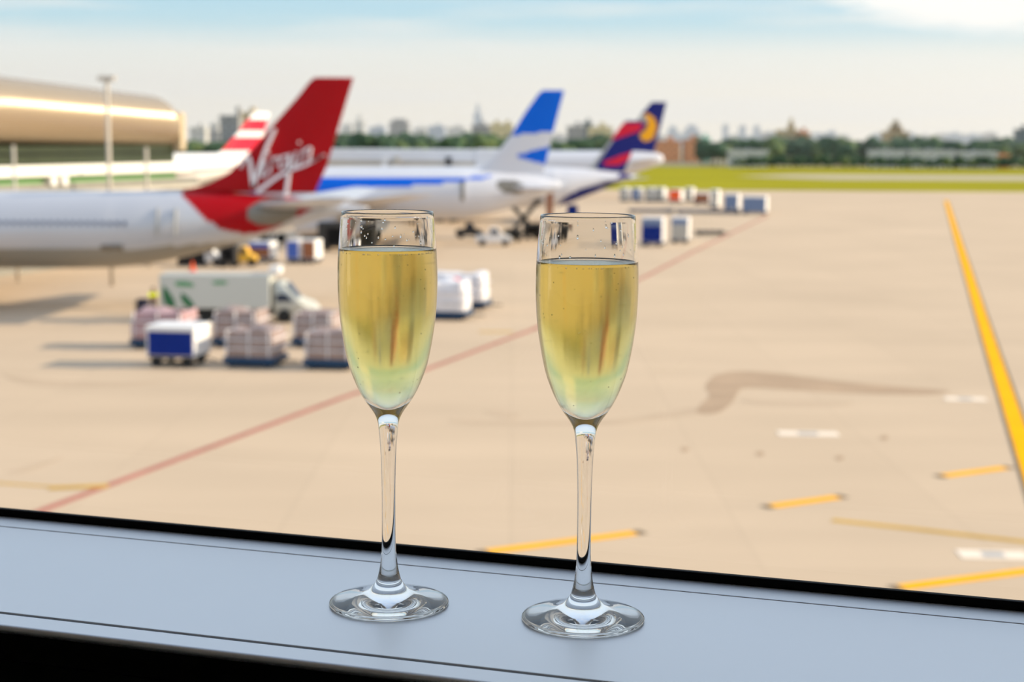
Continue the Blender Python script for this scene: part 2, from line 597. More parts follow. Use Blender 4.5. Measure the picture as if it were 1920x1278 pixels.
for gi, (loc, lev, lab) in enumerate(((GL, lz(730, 466.5, GL.y), 'clear champagne flute on the windowsill in front of the red airliner tail'),
                                      (GR, lz(1106, 491, GR.y), 'clear champagne flute on the windowsill in front of the open apron, right of the pair'))):
    g = make_flute((loc.x, loc.y, SILL_Z + .00005), gi * .7)
    tag(g, lab, 'glass', 'champagne flutes on the windowsill')
    w = obj('champagne', champagne(lev), 'wine', None, True)
    w.location = g.location
    tag(w, ('pale gold sparkling wine filling the left flute nearly to its rim', 'pale gold sparkling wine in the right flute, its surface lower below the rim')[gi], 'drink', 'sparkling wine in the flutes')
    bm = bmesh.new()
    for k in range(85):
        z = INNER_BOT + .006 + (lev - .003 - INNER_BOT - .006) * random.random() ** .7
        a = random.uniform(0, 2 * PI)
        s = random.uniform(.00018, .00045)
        rad = r_in(z) - s * .25
        bmesh.ops.create_icosphere(bm, subdivisions=2, radius=s, matrix=Matrix.Translation((rad * math.cos(a), rad * math.sin(a), z)))
    for k in range(60):                       # froth ring at the surface
        a = random.uniform(0, 2 * PI)
        rad = r_in(lev) - .0011 - random.random() * .0006
        s = random.uniform(.0002, .00045)
        bmesh.ops.create_icosphere(bm, subdivisions=2, radius=s, matrix=Matrix.Translation((rad * math.cos(a), rad * math.sin(a), lev - .0016)))
    b = obj('bubbles', bm, 'bubble', w, True)
    b['kind'] = 'stuff'
    bm = bmesh.new()
    for k in range(55):
        z = lev + .003 + (GH - lev - .006) * random.random()
        a = random.uniform(0, 2 * PI)
        rad = r_in(z) + .0001
        s = random.uniform(.0002, .0006)
        mt = Matrix.Translation((rad * math.cos(a), rad * math.sin(a), z)) @ Matrix.Diagonal((1, 1, random.uniform(.8, 2.2), 1))
        bmesh.ops.create_icosphere(bm, subdivisions=2, radius=s, matrix=mt)
    d = obj('droplets', bm, 'droplet', g, True)
    d['kind'] = 'stuff'

# ================================================================ GROUND
def slab(name, x0, x1, y0, y1, z, m, th=.02, **kw):
    o = obj(name, box(x0, x1, y0, y1, z - th, z), m)
    for k, v in kw.items(): o[k] = v
    return o
slab('ground', -420, 520, .6, 379, 0.0, 'apron', .5, kind='structure')
slab('terrain_field', -2500, 3500, 379, 4500, -.05, 'field', .5, kind='structure')
y1, y2, y3, y4 = gnd(1500, 357).y, gnd(1500, 338).y, gnd(1500, 326).y, gnd(1500, 313).y
slab('grass_verge', -55, 900, 379, y4, 0.02, 'grass', .06)
tag(C.objects['grass_verge'], 'bright yellow-green grass field beyond the apron', 'grass', None, 'stuff')
bm = bmesh.new()
xa = gnd(1380, 331).x
pts = [(xa, (y2 + y3) / 2), (xa + 25, y2 + 8), (900, y2), (900, y3), (xa + 25, y3 - 8)]
a_ = [bm.verts.new((x, y, .02)) for x, y in pts]; b_ = [bm.verts.new((x, y, .06)) for x, y in pts]
bm.faces.new(a_); bm.faces.new(b_)
for i in range(5):
    bm.faces.new((a_[i], a_[(i + 1) % 5], b_[(i + 1) % 5], b_[i]))
o = obj('road_taxiway', bm, 'taxi'); o['kind'] = 'structure'

def ribbon(pts, width, z=.012, bm=None, th=.008):
    bm = bm or bmesh.new()
    pts = [Vector((p.x, p.y, 0)) for p in pts]
    Ls, Rs = [], []
    for i, p in enumerate(pts):
        d = (pts[min(i + 1, len(pts) - 1)] - pts[max(i - 1, 0)]).normalized()
        n = Vector((-d.y, d.x, 0)) * width / 2
        Ls.append(p + n); Rs.append(p - n)
    rings = [[(l.x, l.y, z), (r.x, r.y, z), (r.x, r.y, z - th), (l.x, l.y, z - th)] for l, r in zip(Ls, Rs)]
    loft(bm, rings)
    return bm
def marking(name, pts, width, m, label, group=None, border=None, cat='marking', z=.012):
    P = [gnd(*p) for p in pts]
    t = None
    if border:
        t = obj(name, ribbon(P, width, z + .006), m)
        obj('border', ribbon(P, width + border * 2, z), 'line_dark', t)
    else:
        t = obj(name, ribbon(P, width, z), m)
    tag(t, label, cat, group)
    return t
marking('taxiway_line', [(1774, 376), (1783, 405), (1797, 452), (1815, 510), (1838, 586), (1862, 662), (1889, 745), (1921, 845), (1960, 965)], .72, 'line_yellow',
        'long solid yellow taxi guide line with dark edges curving along the right of the apron', None, .16)
marking('boundary_line', [(20, 981), (85, 954), (210, 907), (640, 746), (800, 692), (1000, 617), (1205, 521), (1300, 472), (1440, 404)], .42, 'line_red',
        'long faded red boundary line crossing the apron diagonally')
for pts, lab in (([(1447, 949), (1570, 932)], 'short yellow dash on the apron between the service covers and the sill'),
                 ([(1770, 892), (1884, 877)], 'short yellow dash beside the long yellow taxi line'),
                 ([(915, 1034), (1190, 999)], 'long yellow dash seen behind the stem of the right flute'),
                 ([(1690, 1101), (1960, 1066)], 'yellow dash at the lower right just above the windowsill')):
    P = [gnd(*p) for p in pts]
    d = (P[1] - P[0]).normalized()
    t = obj('yellow_dash', ribbon(P, .52, .018), 'line_yellow')
    tag(t, lab, 'marking', 'yellow dashes on the apron')
    for e, q in ((0, -1), (1, 1)):
        obj('end_mark', ribbon([P[e], P[e] + d * q * .35], .52, .014), 'line_dark', t)
marking('yellow_dash', [(92, 915), (203, 911)], .55, 'line_worn', 'orange-yellow dash at the left crossing the red line', 'yellow dashes on the apron', None, z=.022)
marking('yellow_dash', [(898, 622), (962, 622)], .55, 'line_worn', 'worn orange dash right of the left flute, above the red line', 'yellow dashes on the apron')
marking('worn_line', [(1560, 975), (1700, 990), (1830, 1005), (1960, 1020)], .40, 'line_worn', 'faint worn yellow line near the lower right service cover')
marking('worn_line', [(-40, 903), (92, 912)], .22, 'line_worn', 'thin faint yellow line running in from the left to the orange dash')
for px, py, w, d, lab in ((1515, 813, 2.6, 1.0, 'pale rectangular service cover in the apron below the dark stain'),
                          (1810, 748, 2.0, 1.0, 'pale service cover between the dark stain and the yellow taxi line'),
                          (1862, 1040, 2.1, 1.0, 'pale service cover at the lower right above the yellow dash')):
    p = gnd(px, py)
    r = obj('service_cover', box(-w / 2, w / 2, -d / 2, d / 2, .001, .02, .004), 'plate', None, False, (p.x, p.y, 0))
    r.rotation_euler.z = -.05
    obj('centre_plate', box(-w * .16, w * .16, -d * .3, d * .3, .02, .026), 'plate_grey', r)
    tag(r, lab, 'cover', 'service covers in the apron')
def blot(name, pts, m, label, z=.008):
    sp = smooth_tab(list(pts) + [pts[0]], 5)[:-1]
    P = [gnd(*p) for p in sp]
    bm = bmesh.new()
    a = [bm.verts.new((p.x, p.y, z)) for p in P]
    b = [bm.verts.new((p.x, p.y, z - .006)) for p in P]
    bm.faces.new(a); bm.faces.new(b)
    for i in range(len(P)):
        j = (i + 1) % len(P)
        bm.faces.new((a[i], a[j], b[j], b[i]))
    bmesh.ops.triangulate(bm, faces=[f for f in bm.faces if len(f.verts) > 4])
    return tag(obj(name, bm, m), label, 'stain')
blot('wet_stain', [(1338, 704), (1380, 696), (1460, 700), (1560, 713), (1680, 724), (1778, 733), (1740, 740), (1620, 738), (1480, 731), (1400, 727), (1382, 738),
                   (1372, 755), (1345, 774), (1308, 774), (1312, 760), (1330, 742), (1322, 724)], 'stain', 'brown wet stain trailing across the apron toward the taxi line')
blot('faint_stain', [(840, 786), (1000, 790), (1150, 786), (1240, 774), (1300, 764), (1330, 772), (1250, 784), (1150, 795), (1000, 797), (860, 794)], 'stain_pale', 'faint brown streak between the two flutes', .005)
blot('faint_stain', [(1385, 748), (1480, 752), (1600, 756), (1540, 762), (1420, 758)], 'stain_pale', 'faint streak just under the brown wet stain')
blot('faint_stain', [(10, 885), (60, 872), (118, 856), (104, 864), (50, 884)], 'stain_pale', 'faint dark smear at the far left above the orange dash')
blot('faint_stain', [(0, 700), (90, 712), (220, 716), (330, 712), (220, 724), (60, 722)], 'stain_pale', 'faint streak on the apron in front of the baggage cart')
blot('faint_stain', [(905, 770), (935, 768), (975, 778), (945, 784)], 'stain_pale', 'faint spot above the streak between the two flutes')
for px, py, lab in ((1283, 842, 'small dark spot on the apron, first of the row below the stain'), (1424, 850, 'small dark spot on the apron below the pale cover'),
                    (1573, 858, 'small dark spot on the apron right of the pale cover'), (1657, 820, 'small brown spot beside the pale cover, toward the taxi line')):
    blot('oil_spot', [(px - 9, py), (px, py - 4), (px + 10, py), (px, py + 5)], 'stain', lab)

# ================================================================ AIRLINERS
def plane_body(root, stations, D, zones, mats, nx=None, step=.35, name='fuselage'):
    """stations (px, top, bottom) along the centre line at ground distance D"""
    o0 = root.location
    st = []
    for px, t, b in stations:
        a, c = at(px, t, D), at(px, b, D)
        st.append(((a.x + c.x) / 2, (a.z + c.z) / 2, max(.05, (a.z - c.z) / 2)))
    tz = smooth_tab([(x, z) for x, z, r in st], 6)
    tr = smooth_tab([(x, r) for x, z, r in st], 6)
    x0, x1 = st[0][0], st[-1][0]
    n = max(8, int((x1 - x0) / step))
    bm = bmesh.new()
    seg = 56
    rings = []
    for i in range(n + 1):
        x = x0 + (x1 - x0) * i / n
        z, r = interp(tz, x), max(.05, interp(tr, x))
        rings.append([(x - o0.x, r * math.sin(2 * PI * k / seg), z + r * math.cos(2 * PI * k / seg)) for k in range(seg)])
    loft(bm, rings)
    if zones:
        for f in bm.faces:
            c = f.calc_center_median()
            px, py = proj((c.x + o0.x, D, c.z))
            f.material_index = zones(px, py)
    return obj(name, bm, mats, root, True), st
def airfoil(le, te, th, n=14):
    """closed section points between two 3D points; th(t) thickness vector"""
    pts = []
    ch = te - le
    for k in range(n + 1):
        t = (1 - math.cos(PI * k / n)) / 2
        y = 5 * (.2969 * math.sqrt(t) - .126 * t - .3516 * t * t + .2843 * t ** 3 - .1036 * t ** 4)
        pts.append(le + ch * t + th * y)
    for k in range(n - 1, 0, -1):
        t = (1 - math.cos(PI * k / n)) / 2
        y = 5 * (.2969 * math.sqrt(t) - .126 * t - .3516 * t * t + .2843 * t ** 3 - .1036 * t ** 4)
        pts.append(le + ch * t - th * y)
    return pts
def make_fin(root, le, te, D, zones, mats, name='tail_fin', n=46):
    o0 = Vector((root.location.x, D, 0))
    LE = [at(*p, D) for p in le]
    TE = [at(*p, D) for p in te]
    tl = [(p.z, p.x) for p in LE]
    tt = [(p.z, p.x) for p in TE]
    z0, z1 = LE[0].z, LE[-1].z
    bm = bmesh.new()
    rings = []
    for i in range(n + 1):
        z = z0 + (z1 - z0) * i / n
        a, b = interp(tl, z), interp(tt, z)
        ch = b - a
        th = Vector((0, 1, 0)) * min(.55, ch * .09)
        sec = airfoil(Vector((a, D, z)), Vector((b, D, z)), th, 22)
        rings.append([tuple(p - o0) for p in sec])
    loft(bm, rings)
    if zones:
        for f in bm.faces:
            c = f.calc_center_median() + o0
            px, py = proj((c.x, D, c.z))
            f.material_index = zones(px, py)
    return obj(name, bm, mats, root, True)
def make_wing(root, xl, xt, z, half, side, sweep, tip, dih, y0, m, name, thk=.12):
    """xl, xt: root leading and trailing x (local); tip chord; dihedral rise per metre"""
    bm = bmesh.new()
    rings = []
    for i in range(9):
        s = i / 8
        y = side * (y0 + (half - y0) * s)
        a = xl + sweep * (half - y0) * s
        c = (xt - xl) * (1 - s) + tip * s
        zz = z + dih * (half - y0) * s
        th = Vector((0, 0, 1)) * c * thk
        rings.append([tuple(p) for p in airfoil(Vector((a, y, zz)), Vector((a + c, y, zz)), th, 10)])
    loft(bm, rings)
    return obj(name, bm, m, root, True)
def engine(root, x, y, z, r=1.25, l=4.6, par=None):
    prof_ = [(0, -.3), (r * .35, 0), (r * .82, .1), (r * .95, -.35), (r, 0), (r * 1.08, l * .3), (r * .95, l * .7), (r * .6, l), (0, l + .6)]
    prof_ = [(0, .6), (r * .85, .6), (r * .88, .05), (r * .95, -.05), (r, .1), (r * 1.08, l * .3), (r * .98, l * .65), (r * .62, l), (r * .3, l), (0, l + .7)]
    bm = lathe(prof_, 32)
    bmesh.ops.transform(bm, matrix=Matrix.Translation((x, y, z)) @ Matrix.Rotation(PI / 2, 4, 'Y'), verts=bm.verts)
    e = obj('engine', bm, 'plane_white', root, True)
    obj('pylon', box(x + .5, x + l, y - .15, y + .15, z + .8, z + 1.8, .05), 'plane_white', e)
def gear(root, x, y, ztop, r=.65, name='landing_gear'):
    bm = bmesh.new()
    cyl(bm, (x, y, r), (x, y, ztop), .18, 12)
    cyl(bm, (x - 1.0, y, r), (x + 1.0, y, r), .12, 10)
    g = obj(name, bm, 'steel', root, True)
    for dx in (-1.0, 1.0):
        for dy in (-.55, .55):
            b2 = cyl(bmesh.new(), (x + dx, y + dy - .2, r), (x + dx, y + dy + .2, r), r, 24)
            obj('wheel', b2, 'tyre', g)
def skin_patch(root, name, x0, x1, z0, z1, cz, r, m, off=.03):
    """thin curved panel lying on the near side of a round fuselage"""
    bm = bmesh.new()
    rings = []
    for i in range(9):
        z = z0 + (z1 - z0) * i / 8
        c = math.sqrt(max(.01, r * r - (z - cz) ** 2))
        k = (r + off) / r
        ni = (r - .05) / r
        zo, zi_ = cz + (z - cz) * k, cz + (z - cz) * ni
        rings.append([(x0, -c * k, zo), (x1, -c * k, zo), (x1, -c * ni, zi_), (x0, -c * ni, zi_)])
    loft(bm, rings)
    return obj(name, bm, m, root)
def window_row(root, x0, x1, z, D, cy, r, pitch=.53, m='window_row', w=.24, h=.34):
    """near-side cabin windows, each its own mesh sitting proud of the skin"""
    n = int((x1 - x0) / pitch)
    y = -math.sqrt(max(.1, r * r - (z - cy) ** 2))
    bm = box(-w / 2, w / 2, -.03, .10, -h / 2, h / 2, .03)
    first = obj('window', bm, m, root, False, (x0, y - .0, z))
    for k in range(1, n):
        c = first.copy()
        C.objects.link(c)
        c.parent = root
        c.location = (x0 + k * pitch, y, z)

# ---- 1: white airliner with the red lettered tail
D1 = 115.0
r1 = empty('airliner', (at(690, 400, D1).x, D1, 0))
tag(r1, 'white airliner with red tail fin and white script lettering, nearest on the apron', 'airplane', 'airliners parked in a row')
tailred = [(330, 340), (345, 362), (365, 380), (392, 405), (425, 428), (470, 437), (515, 428), (560, 405), (610, 382), (640, 340), (640, 100), (330, 100)]
def z1f(px, py):
    if py > 330 and ((px - 515) / 46) ** 2 + ((py - 396 - (515 - px) * .06) / 25) ** 2 < 1: return 2
    if inside(tailred, px, py): return 1
    return 3 if py > 463 - max(0, px - 240) * .06 and px < 560 else 0  # last zone: lower fuselage coloured with painted underside shade
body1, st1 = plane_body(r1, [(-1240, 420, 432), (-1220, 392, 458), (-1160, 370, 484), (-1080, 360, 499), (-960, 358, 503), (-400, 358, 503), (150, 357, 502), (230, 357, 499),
                             (300, 357, 491), (400, 359, 468), (480, 364, 445), (560, 371, 422), (640, 380, 403), (690, 388, 395)], D1, z1f, ['plane_silver', 'fin_red', 'bare_metal', 'belly_shade'], step=.22)
make_fin(r1, [(470, 384), (335, 360), (352, 354), (390, 344), (430, 323), (470, 282), (500, 247), (560, 179), (580, 153), (590, 145)][1:],
         [(588, 384), (590, 362), (612, 314), (640, 222), (655, 172), (663, 145)], D1, None, ['fin_red'])
ox = r1.location.x
def lx(px, D=D1, o=None): return at(px, 400, D).x - (ox if o is None else o)
for s in (-1, 1):
    make_wing(r1, lx(478), lx(636), at(500, 385, D1).z, 10.2, s, .62, 2.3, .10, .6, 'plane_silver', 'stabilizer', .10)
    make_wing(r1, lx(-420), lx(-20), 4.6, 24, s, .56, 2.6, .09, 1.0, 'plane_white', 'wing', .11)
    engine(r1, lx(-380), s * 9.6, 2.9)
    gear(r1, lx(-180), s * 4.6, 4.6)
gear(r1, lx(-1080), 0, 3.6, .5)
cz = (at(100, 357, D1).z + at(100, 503, D1).z) / 2
cr_ = (at(100, 357, D1).z - at(100, 503, D1).z) / 2
window_row(r1, lx(-330), lx(272), at(100, 414, D1).z, D1, cz, cr_)
dz0, dz1 = at(0, 434, D1).z, at(0, 388, D1).z
zc1 = (at(100, 357, D1).z + at(100, 503, D1).z) / 2
for xa_d, xb_d in ((308, 311), (341, 344)):
    skin_patch(r1, 'door_frame', lx(xa_d), lx(xb_d), dz0, dz1, zc1 , cr_ * .93, 'plane_grey', .22)
skin_patch(r1, 'registration_mark', lx(205), lx(245), at(0, 463, D1).z, at(0, 454, D1).z, cz, cr_, 'bare_metal', .03)
# script lettering on both sides of the fin
strokes = [([(453, 315), (457, 304), (466, 294), (471, 305), (477, 350)], 2.6, 6.0), ([(477, 350), (487, 318), (500, 281), (517, 242)], 5.4, 4.6),
           ([(499, 300), (493, 328), (498, 330), (505, 322)], 3.0, 2.2), ([(504, 284), (505, 288)], 2.8, 2.8),
           ([(513, 295), (507, 325)], 3.0, 2.2), ([(509, 310), (515, 298), (523, 294), (525, 300)], 2.0, 2.6),
           ([(541, 293), (533, 292), (526, 302), (526, 313), (533, 314), (541, 300)], 2.4, 2.4), ([(544, 288), (543, 322), (540, 350), (536, 368)], 4.4, 5.0),
           ([(557, 284), (552, 308), (557, 310), (562, 304)], 2.8, 2.0), ([(562, 265), (563, 269)], 2.8, 2.8),
           ([(570, 280), (565, 305)], 2.8, 2.2), ([(567, 294), (575, 280), (584, 277), (583, 290), (581, 300), (590, 300), (609, 291)], 2.4, 2.8),
           ([(483, 360), (500, 347), (522, 331), (548, 318), (575, 308), (610, 290)], 6.2, 3.0)]
for s in (-1, 1):
    bm = bmesh.new()
    for pts, w0, w1 in strokes:
        sp = smooth_tab(pts, 6) if len(pts) > 2 else pts
        P = [at(p[0], p[1], D1) for p in sp]
        rings = []
        for i, p in enumerate(P):
            d = (P[min(i + 1, len(P) - 1)] - P[max(i - 1, 0)]).normalized()
            n_ = Vector((-d.z, 0, d.x))
            w = (w0 + (w1 - w0) * i / (len(P) - 1)) / FPX * D1 * .62
            y = s * .60
            rings.append([tuple(Vector((p.x - ox, 0, p.z)) + n_ * w + Vector((0, y, 0))), tuple(Vector((p.x - ox, 0, p.z)) - n_ * w + Vector((0, y, 0))),
                          tuple(Vector((p.x - ox, 0, p.z)) - n_ * w + Vector((0, s * .30, 0))), tuple(Vector((p.x - ox, 0, p.z)) + n_ * w + Vector((0, s * .30, 0)))])
        loft(bm, rings)
    obj('lettering', bm, 'letter_white', r1)

# ---- 2: white airliner with sky blue stripe and fin
D2 = 186.0
r2_ = empty('airliner', (at(1050, 348, D2).x, D2, 0))
tag(r2_, 'white airliner with a blue side stripe and blue-topped fin, second in the row', 'airplane', 'airliners parked in a row')
tri = [(966, 291), (1000, 282), (1040, 272), (1034, 290), (1022, 308), (990, 301)]
def z2(px, py):
    if ((px - 957) / 27) ** 2 + ((py - 349 - (px - 957) * .14) / 13) ** 2 < 1: return 2
    up = interp([(0, 331), (600, 331.5), (800, 332), (870, 332), (925, 327)], px)
    lo = interp([(0, 365), (600, 359), (700, 352), (800, 345), (860, 339.5), (905, 335), (925, 328)], px)
    return 1 if px < 925 and up < py < lo else 0
body2, st2 = plane_body(r2_, [(448, 350, 362), (458, 338, 380), (480, 326, 396), (520, 320, 407), (570, 318, 411), (840, 318, 411), (880, 319, 408), (930, 322, 397),
                              (980, 327, 382), (1020, 333, 367), (1050, 341, 354)], D2, z2, ['plane_white', 'fin_blue', 'bare_metal'], step=.3)
def z2f(px, py):
    if py < interp([(950, 255), (1045, 245)], px): return 1
    return 1 if inside(tri, px, py) else 0
make_fin(r2_, [(868, 324), (895, 319), (915, 306), (930, 289), (960, 250), (985, 210), (1010, 175), (1018, 169)], [(1018, 340), (1021, 315), (1025, 298), (1040, 237), (1052, 192), (1058, 169)],
         D2, z2f, ['plane_white', 'fin_blue'])
o2 = r2_.location.x
l2 = lambda px: at(px, 350, D2).x - o2
for s in (-1, 1):
    make_wing(r2_, l2(950), l2(1030), at(960, 352, D2).z, 9.8, s, .58, 2.2, .03, .6, 'plane_white', 'stabilizer', .10)
    make_wing(r2_, l2(560), l2(720), 4.4, 28, s, .56, 2.6, .09, 1.0, 'plane_white', 'wing', .11)
    engine(r2_, l2(575), s * 9.4, 2.8)
    gear(r2_, l2(670), s * 4.6, 4.4)
gear(r2_, l2(510), 0, 3.6, .5)
rr2 = (at(800, 318, D2).z - at(800, 411, D2).z) / 2
skin_patch(r2_, 'cabin_door', l2(865), l2(872), at(868, 374, D2).z, at(868, 338, D2).z, (at(800, 318, D2).z + at(800, 411, D2).z) / 2, rr2, 'bare_metal', .06)

# ---- 3: navy and red tail
D3 = 236.0
r3 = empty('airliner', (at(1180, 330, D3).x, D3, 0))
tag(r3, 'white airliner with a navy tail crossed by red bands, third in the row', 'airplane', 'airliners parked in a row')
navy = [(1040, 400), (1050, 374), (1085, 353), (1130, 343), (1160, 331), (1172, 300), (1200, 300), (1200, 360), (1060, 420)]
def z3(px, py):
    return 1 if inside(navy, px, py) else 0
plane_body(r3, [(560, 345, 355), (575, 325, 372), (610, 314, 386), (650, 312, 389), (1000, 312, 389), (1050, 313, 385), (1100, 316, 367), (1150, 322, 347), (1182, 328, 335)], D3, z3,
           ['plane_white', 'fin_navy'], step=.35)
def z3f(px, py):
    if 224 < py < interp([(1150, 262), (1210, 242)], px) and py > 231: return 2
    if interp([(1130, 303), (1185, 284)], px) < py < interp([(1130, 310), (1160, 310), (1190, 293)], px) and px > 1132: return 2
    if px < interp([(225, 1176), (310, 1118)], py): return 0
    return 1
make_fin(r3, [(1085, 322), (1108, 312), (1135, 275), (1165, 235), (1172, 226)], [(1166, 334), (1172, 318), (1184, 288), (1200, 245), (1207, 226)], D3, z3f, ['plane_grey', 'fin_navy', 'band_red'])
o3 = r3.location.x
l3 = lambda px: at(px, 340, D3).x - o3
for s in (-1, 1):
    make_wing(r3, l3(1118), l3(1165), at(1100, 338, D3).z, 9.4, s, .60, 2.0, .07, .5, 'plane_white', 'stabilizer', .10)
    make_wing(r3, l3(760), l3(880), 4.2, 26, s, .52, 2.4, .09, 1.0, 'plane_white', 'wing', .11)
    gear(r3, l3(840), s * 4.6, 4.2)
gear(r3, l3(620), 0, 3.4, .5)

# ---- 4: navy tail with yellow sun, behind
D4 = 335.0
r4 = empty('airliner', (at(1243, 298, D4).x, D4, 0))
tag(r4, 'white airliner with a navy fin bearing a yellow crescent sun, farthest of the row', 'airplane', 'airliners parked in a row')
plane_body(r4, [(640, 300, 310), (655, 288, 325), (700, 283, 335), (760, 282, 337), (1120, 282, 337), (1170, 282, 330), (1210, 284, 318), (1236, 288, 308), (1244, 294, 302)], D4, None, ['plane_white'], step=.5)
cres = [(1206, 213), (1216, 212), (1228, 222), (1232, 238), (1228, 255), (1218, 264), (1207, 265), (1200, 257), (1201, 249), (1210, 245), (1214, 236), (1213, 224)]
cres_grey = [(1185, 228), (1200, 213), (1212, 216), (1213, 228), (1205, 232)]
def z4f(px, py):
    if inside(cres, px, py): return 1
    if inside(cres_grey, px, py): return 2
    return 0
make_fin(r4, [(1120, 292), (1150, 284), (1180, 245), (1205, 210), (1222, 191)], [(1224, 296), (1228, 278), (1238, 240), (1250, 191)], D4, z4f, ['fin_navy', 'sun_yellow', 'plane_grey'], n=60)
o4 = r4.location.x
l4 = lambda px: at(px, 300, D4).x - o4
for s in (-1, 1):
    make_wing(r4, l4(1170), l4(1225), at(1180, 304, D4).z, 9.6, s, .5, 2.4, .1, .5, 'plane_white', 'stabilizer', .10)
    make_wing(r4, l4(860), l4(965), 4.4, 27, s, .52, 2.4, .09, 1.0, 'plane_white', 'wing', .11)
    gear(r4, l4(950), s * 4.6, 4.4)
gear(r4, l4(720), 0, 3.4, .5)

# ---- 5: small white and red jet by the pier, tail to the sun
D5 = 300.0
r5 = empty('airliner', (at(454, 300, D5).x, D5, 0), math.radians(50))
tag(r5, 'sunlit airliner with a white and red tail, angled between the pier and the red fin', 'airplane', 'airliners parked in a row')
bm = bmesh.new()
rings = []
for x, zc_, r in [(-52, 5.8, .2), (-51, 6.0, 1.2), (-47, 6.3, 2.4), (-43, 6.4, 2.8), (-12, 6.4, 2.8), (-6, 6.9, 2.3), (0, 7.6, 1.5), (5, 8.2, .8), (8, 8.5, .35)]:
    rings.append([(x, r * math.sin(2 * PI * k / 32), zc_ + r * math.cos(2 * PI * k / 32)) for k in range(32)])
loft(bm, rings)
obj('fuselage', bm, 'white_paint', r5, True)
bm = bmesh.new()
rings = []
for z, a, b in [(8.6, -7.5, 4.0), (9.6, -5.0, 4.2), (11, -3.4, 4.8), (12.2, -2.0, 5.2), (13.4, -.7, 5.7), (14.6, .5, 6.2), (15.6, 1.6, 6.6), (17.0, 3.0, 7.2)]:
    rings.append([tuple(p) for p in airfoil(Vector((a, 0, z)), Vector((b, 0, z)), Vector((0, .35, 0)), 10)])
loft(bm, rings)
for f in bm.faces:
    zz = f.calc_center_median().z
    f.material_index = 1 if (9.6 < zz < 12.2 or 13.4 < zz < 15.6) else 0
obj('tail_fin', bm, ['white_paint', 'band_red'], r5, True)
for s in (-1, 1):
    make_wing(r5, 0, 4.6, 7.9, 8.4, s, .55, 1.8, .1, .3, 'white_paint', 'stabilizer')
    make_wing(r5, -31, -20, 5.0, 24, s, .45, 2.2, .1, .8, 'white_paint', 'wing')
    gear(r5, -22, s * 4.4, 5.0, .6)
gear(r5, -44, 0, 4.4, .5)

# ================================================================ TERMINAL PIER ON THE LEFT
def pd(px): return 140 + 28 * px / 340
pA, pB = Vector((at(0, 300, 140).x, 140, 0)), Vector((at(340, 300, 168).x, 168, 0))
ax = (pB - pA).normalized()
nrm = Vector((ax.y, -ax.x, 0))                 # toward the apron and the sun
pier = empty('terminal_pier', tuple(pA))
tag(pier, 'long terminal pier with a curved gold metal roof above dark glass at the left', 'building')
Lp = (pB - pA).length
def pbox(name, s0, s1, w0, w1, z0, z1, m, bev=0):
    o = obj(name, box(s0, s1, w0, w1, z0, z1, bev), m, pier)
    o.matrix_local = Matrix(((ax.x, -nrm.x, 0, 0), (ax.y, -nrm.y, 0, 0), (0, 0, 1, 0), (0, 0, 0, 1)))
    return o
bm = bmesh.new()
rings = []
S0 = -4
for i in range(41):
    s = S0 + (Lp - S0) * i / 40
    u = max(0, min(1, (s + 0) / Lp))
    top = 17.95 - 1.35 * u
    bot = 11.65 - .4 * u
    k_end = max(0, (s - (Lp - 3.0)) / 3.0)
    top -= 1.2 * k_end ** 2
    ring = []
    hc, hr = (top + bot) / 2, (top - bot) / 2
    for k in range(33):
        a = -PI / 2 + PI * k / 32
        ring.append((s, -hr * 1.15 * math.cos(a) + 2.2, hc + hr * math.sin(a)))
    ring.append((s, 14, hc + hr)); ring.append((s, 14, hc - hr))
    rings.append(ring)
loft(bm, rings)
o = obj('curved_roof', bm, 'pier_gold', pier, True)
for p in o.data.polygons: p.use_smooth = len(p.vertices) == 4
o.matrix_local = Matrix(((ax.x, -nrm.x, 0, 0), (ax.y, -nrm.y, 0, 0), (0, 0, 1, 0), (0, 0, 0, 1)))
pbox('end_frame', Lp - .6, Lp + .5, -.4, 14, 10.9, 15.0, 'pier_rim', .25)
pbox('glass_band', S0, Lp - .5, .6, 14, 9.76, 11.5, 'pier_glass')
pbox('mullion_rail', S0, Lp - .5, .45, .6, 10.72, 10.86, 'gasket')
pbox('parapet', S0, Lp + .6, -.9, 14, 8.75, 9.75, 'pier_white', .1)
pbox('green_band', S0, Lp - .8, .2, 14, 8.1, 8.75, 'pier_green')
pbox('lower_wall', S0, Lp + 3, -.2, 14, 0, 8.1, 'pier_grey')
pbox('ledge', S0, Lp + 3, -.7, -.2, 7.0, 7.3, 'bridge_beige')
pbox('brown_panel', -1, 9, -.5, -.2, 5.8, 6.95, 'pier_brown')
for s in (6.5, 8.2):
    pbox('roof_unit', s, s + .9, -.6, .19, 7.9, 8.74, 'white_paint', .05)
def lamp_pole(px, ytop, D, rad, head, label):
    t = at(px, ytop, D)
    r = empty('light_mast', (t.x, D, 0))
    tag(r, label, 'lamp post', 'light masts by the pier')
    obj('pole', cyl(bmesh.new(), (0, 0, 0), (0, 0, t.z), rad * 1.2, 16, rad), 'pole_white', r, True)
    if head > .3: obj('lamp_head', box(-head, head, -.3, .3, t.z - .15, t.z + .25, .05), 'pole_white', r)
lamp_pole(200, 148, 131, .17, .7, 'tall pale light mast standing before the curved gold roof')
lamp_pole(274, 276, 150, .16, .3, 'short pale mast near the end of the gold-roofed pier')
lamp_pole(25, 272, 134, .13, .3, 'short pale mast at the far left before the pier glass')

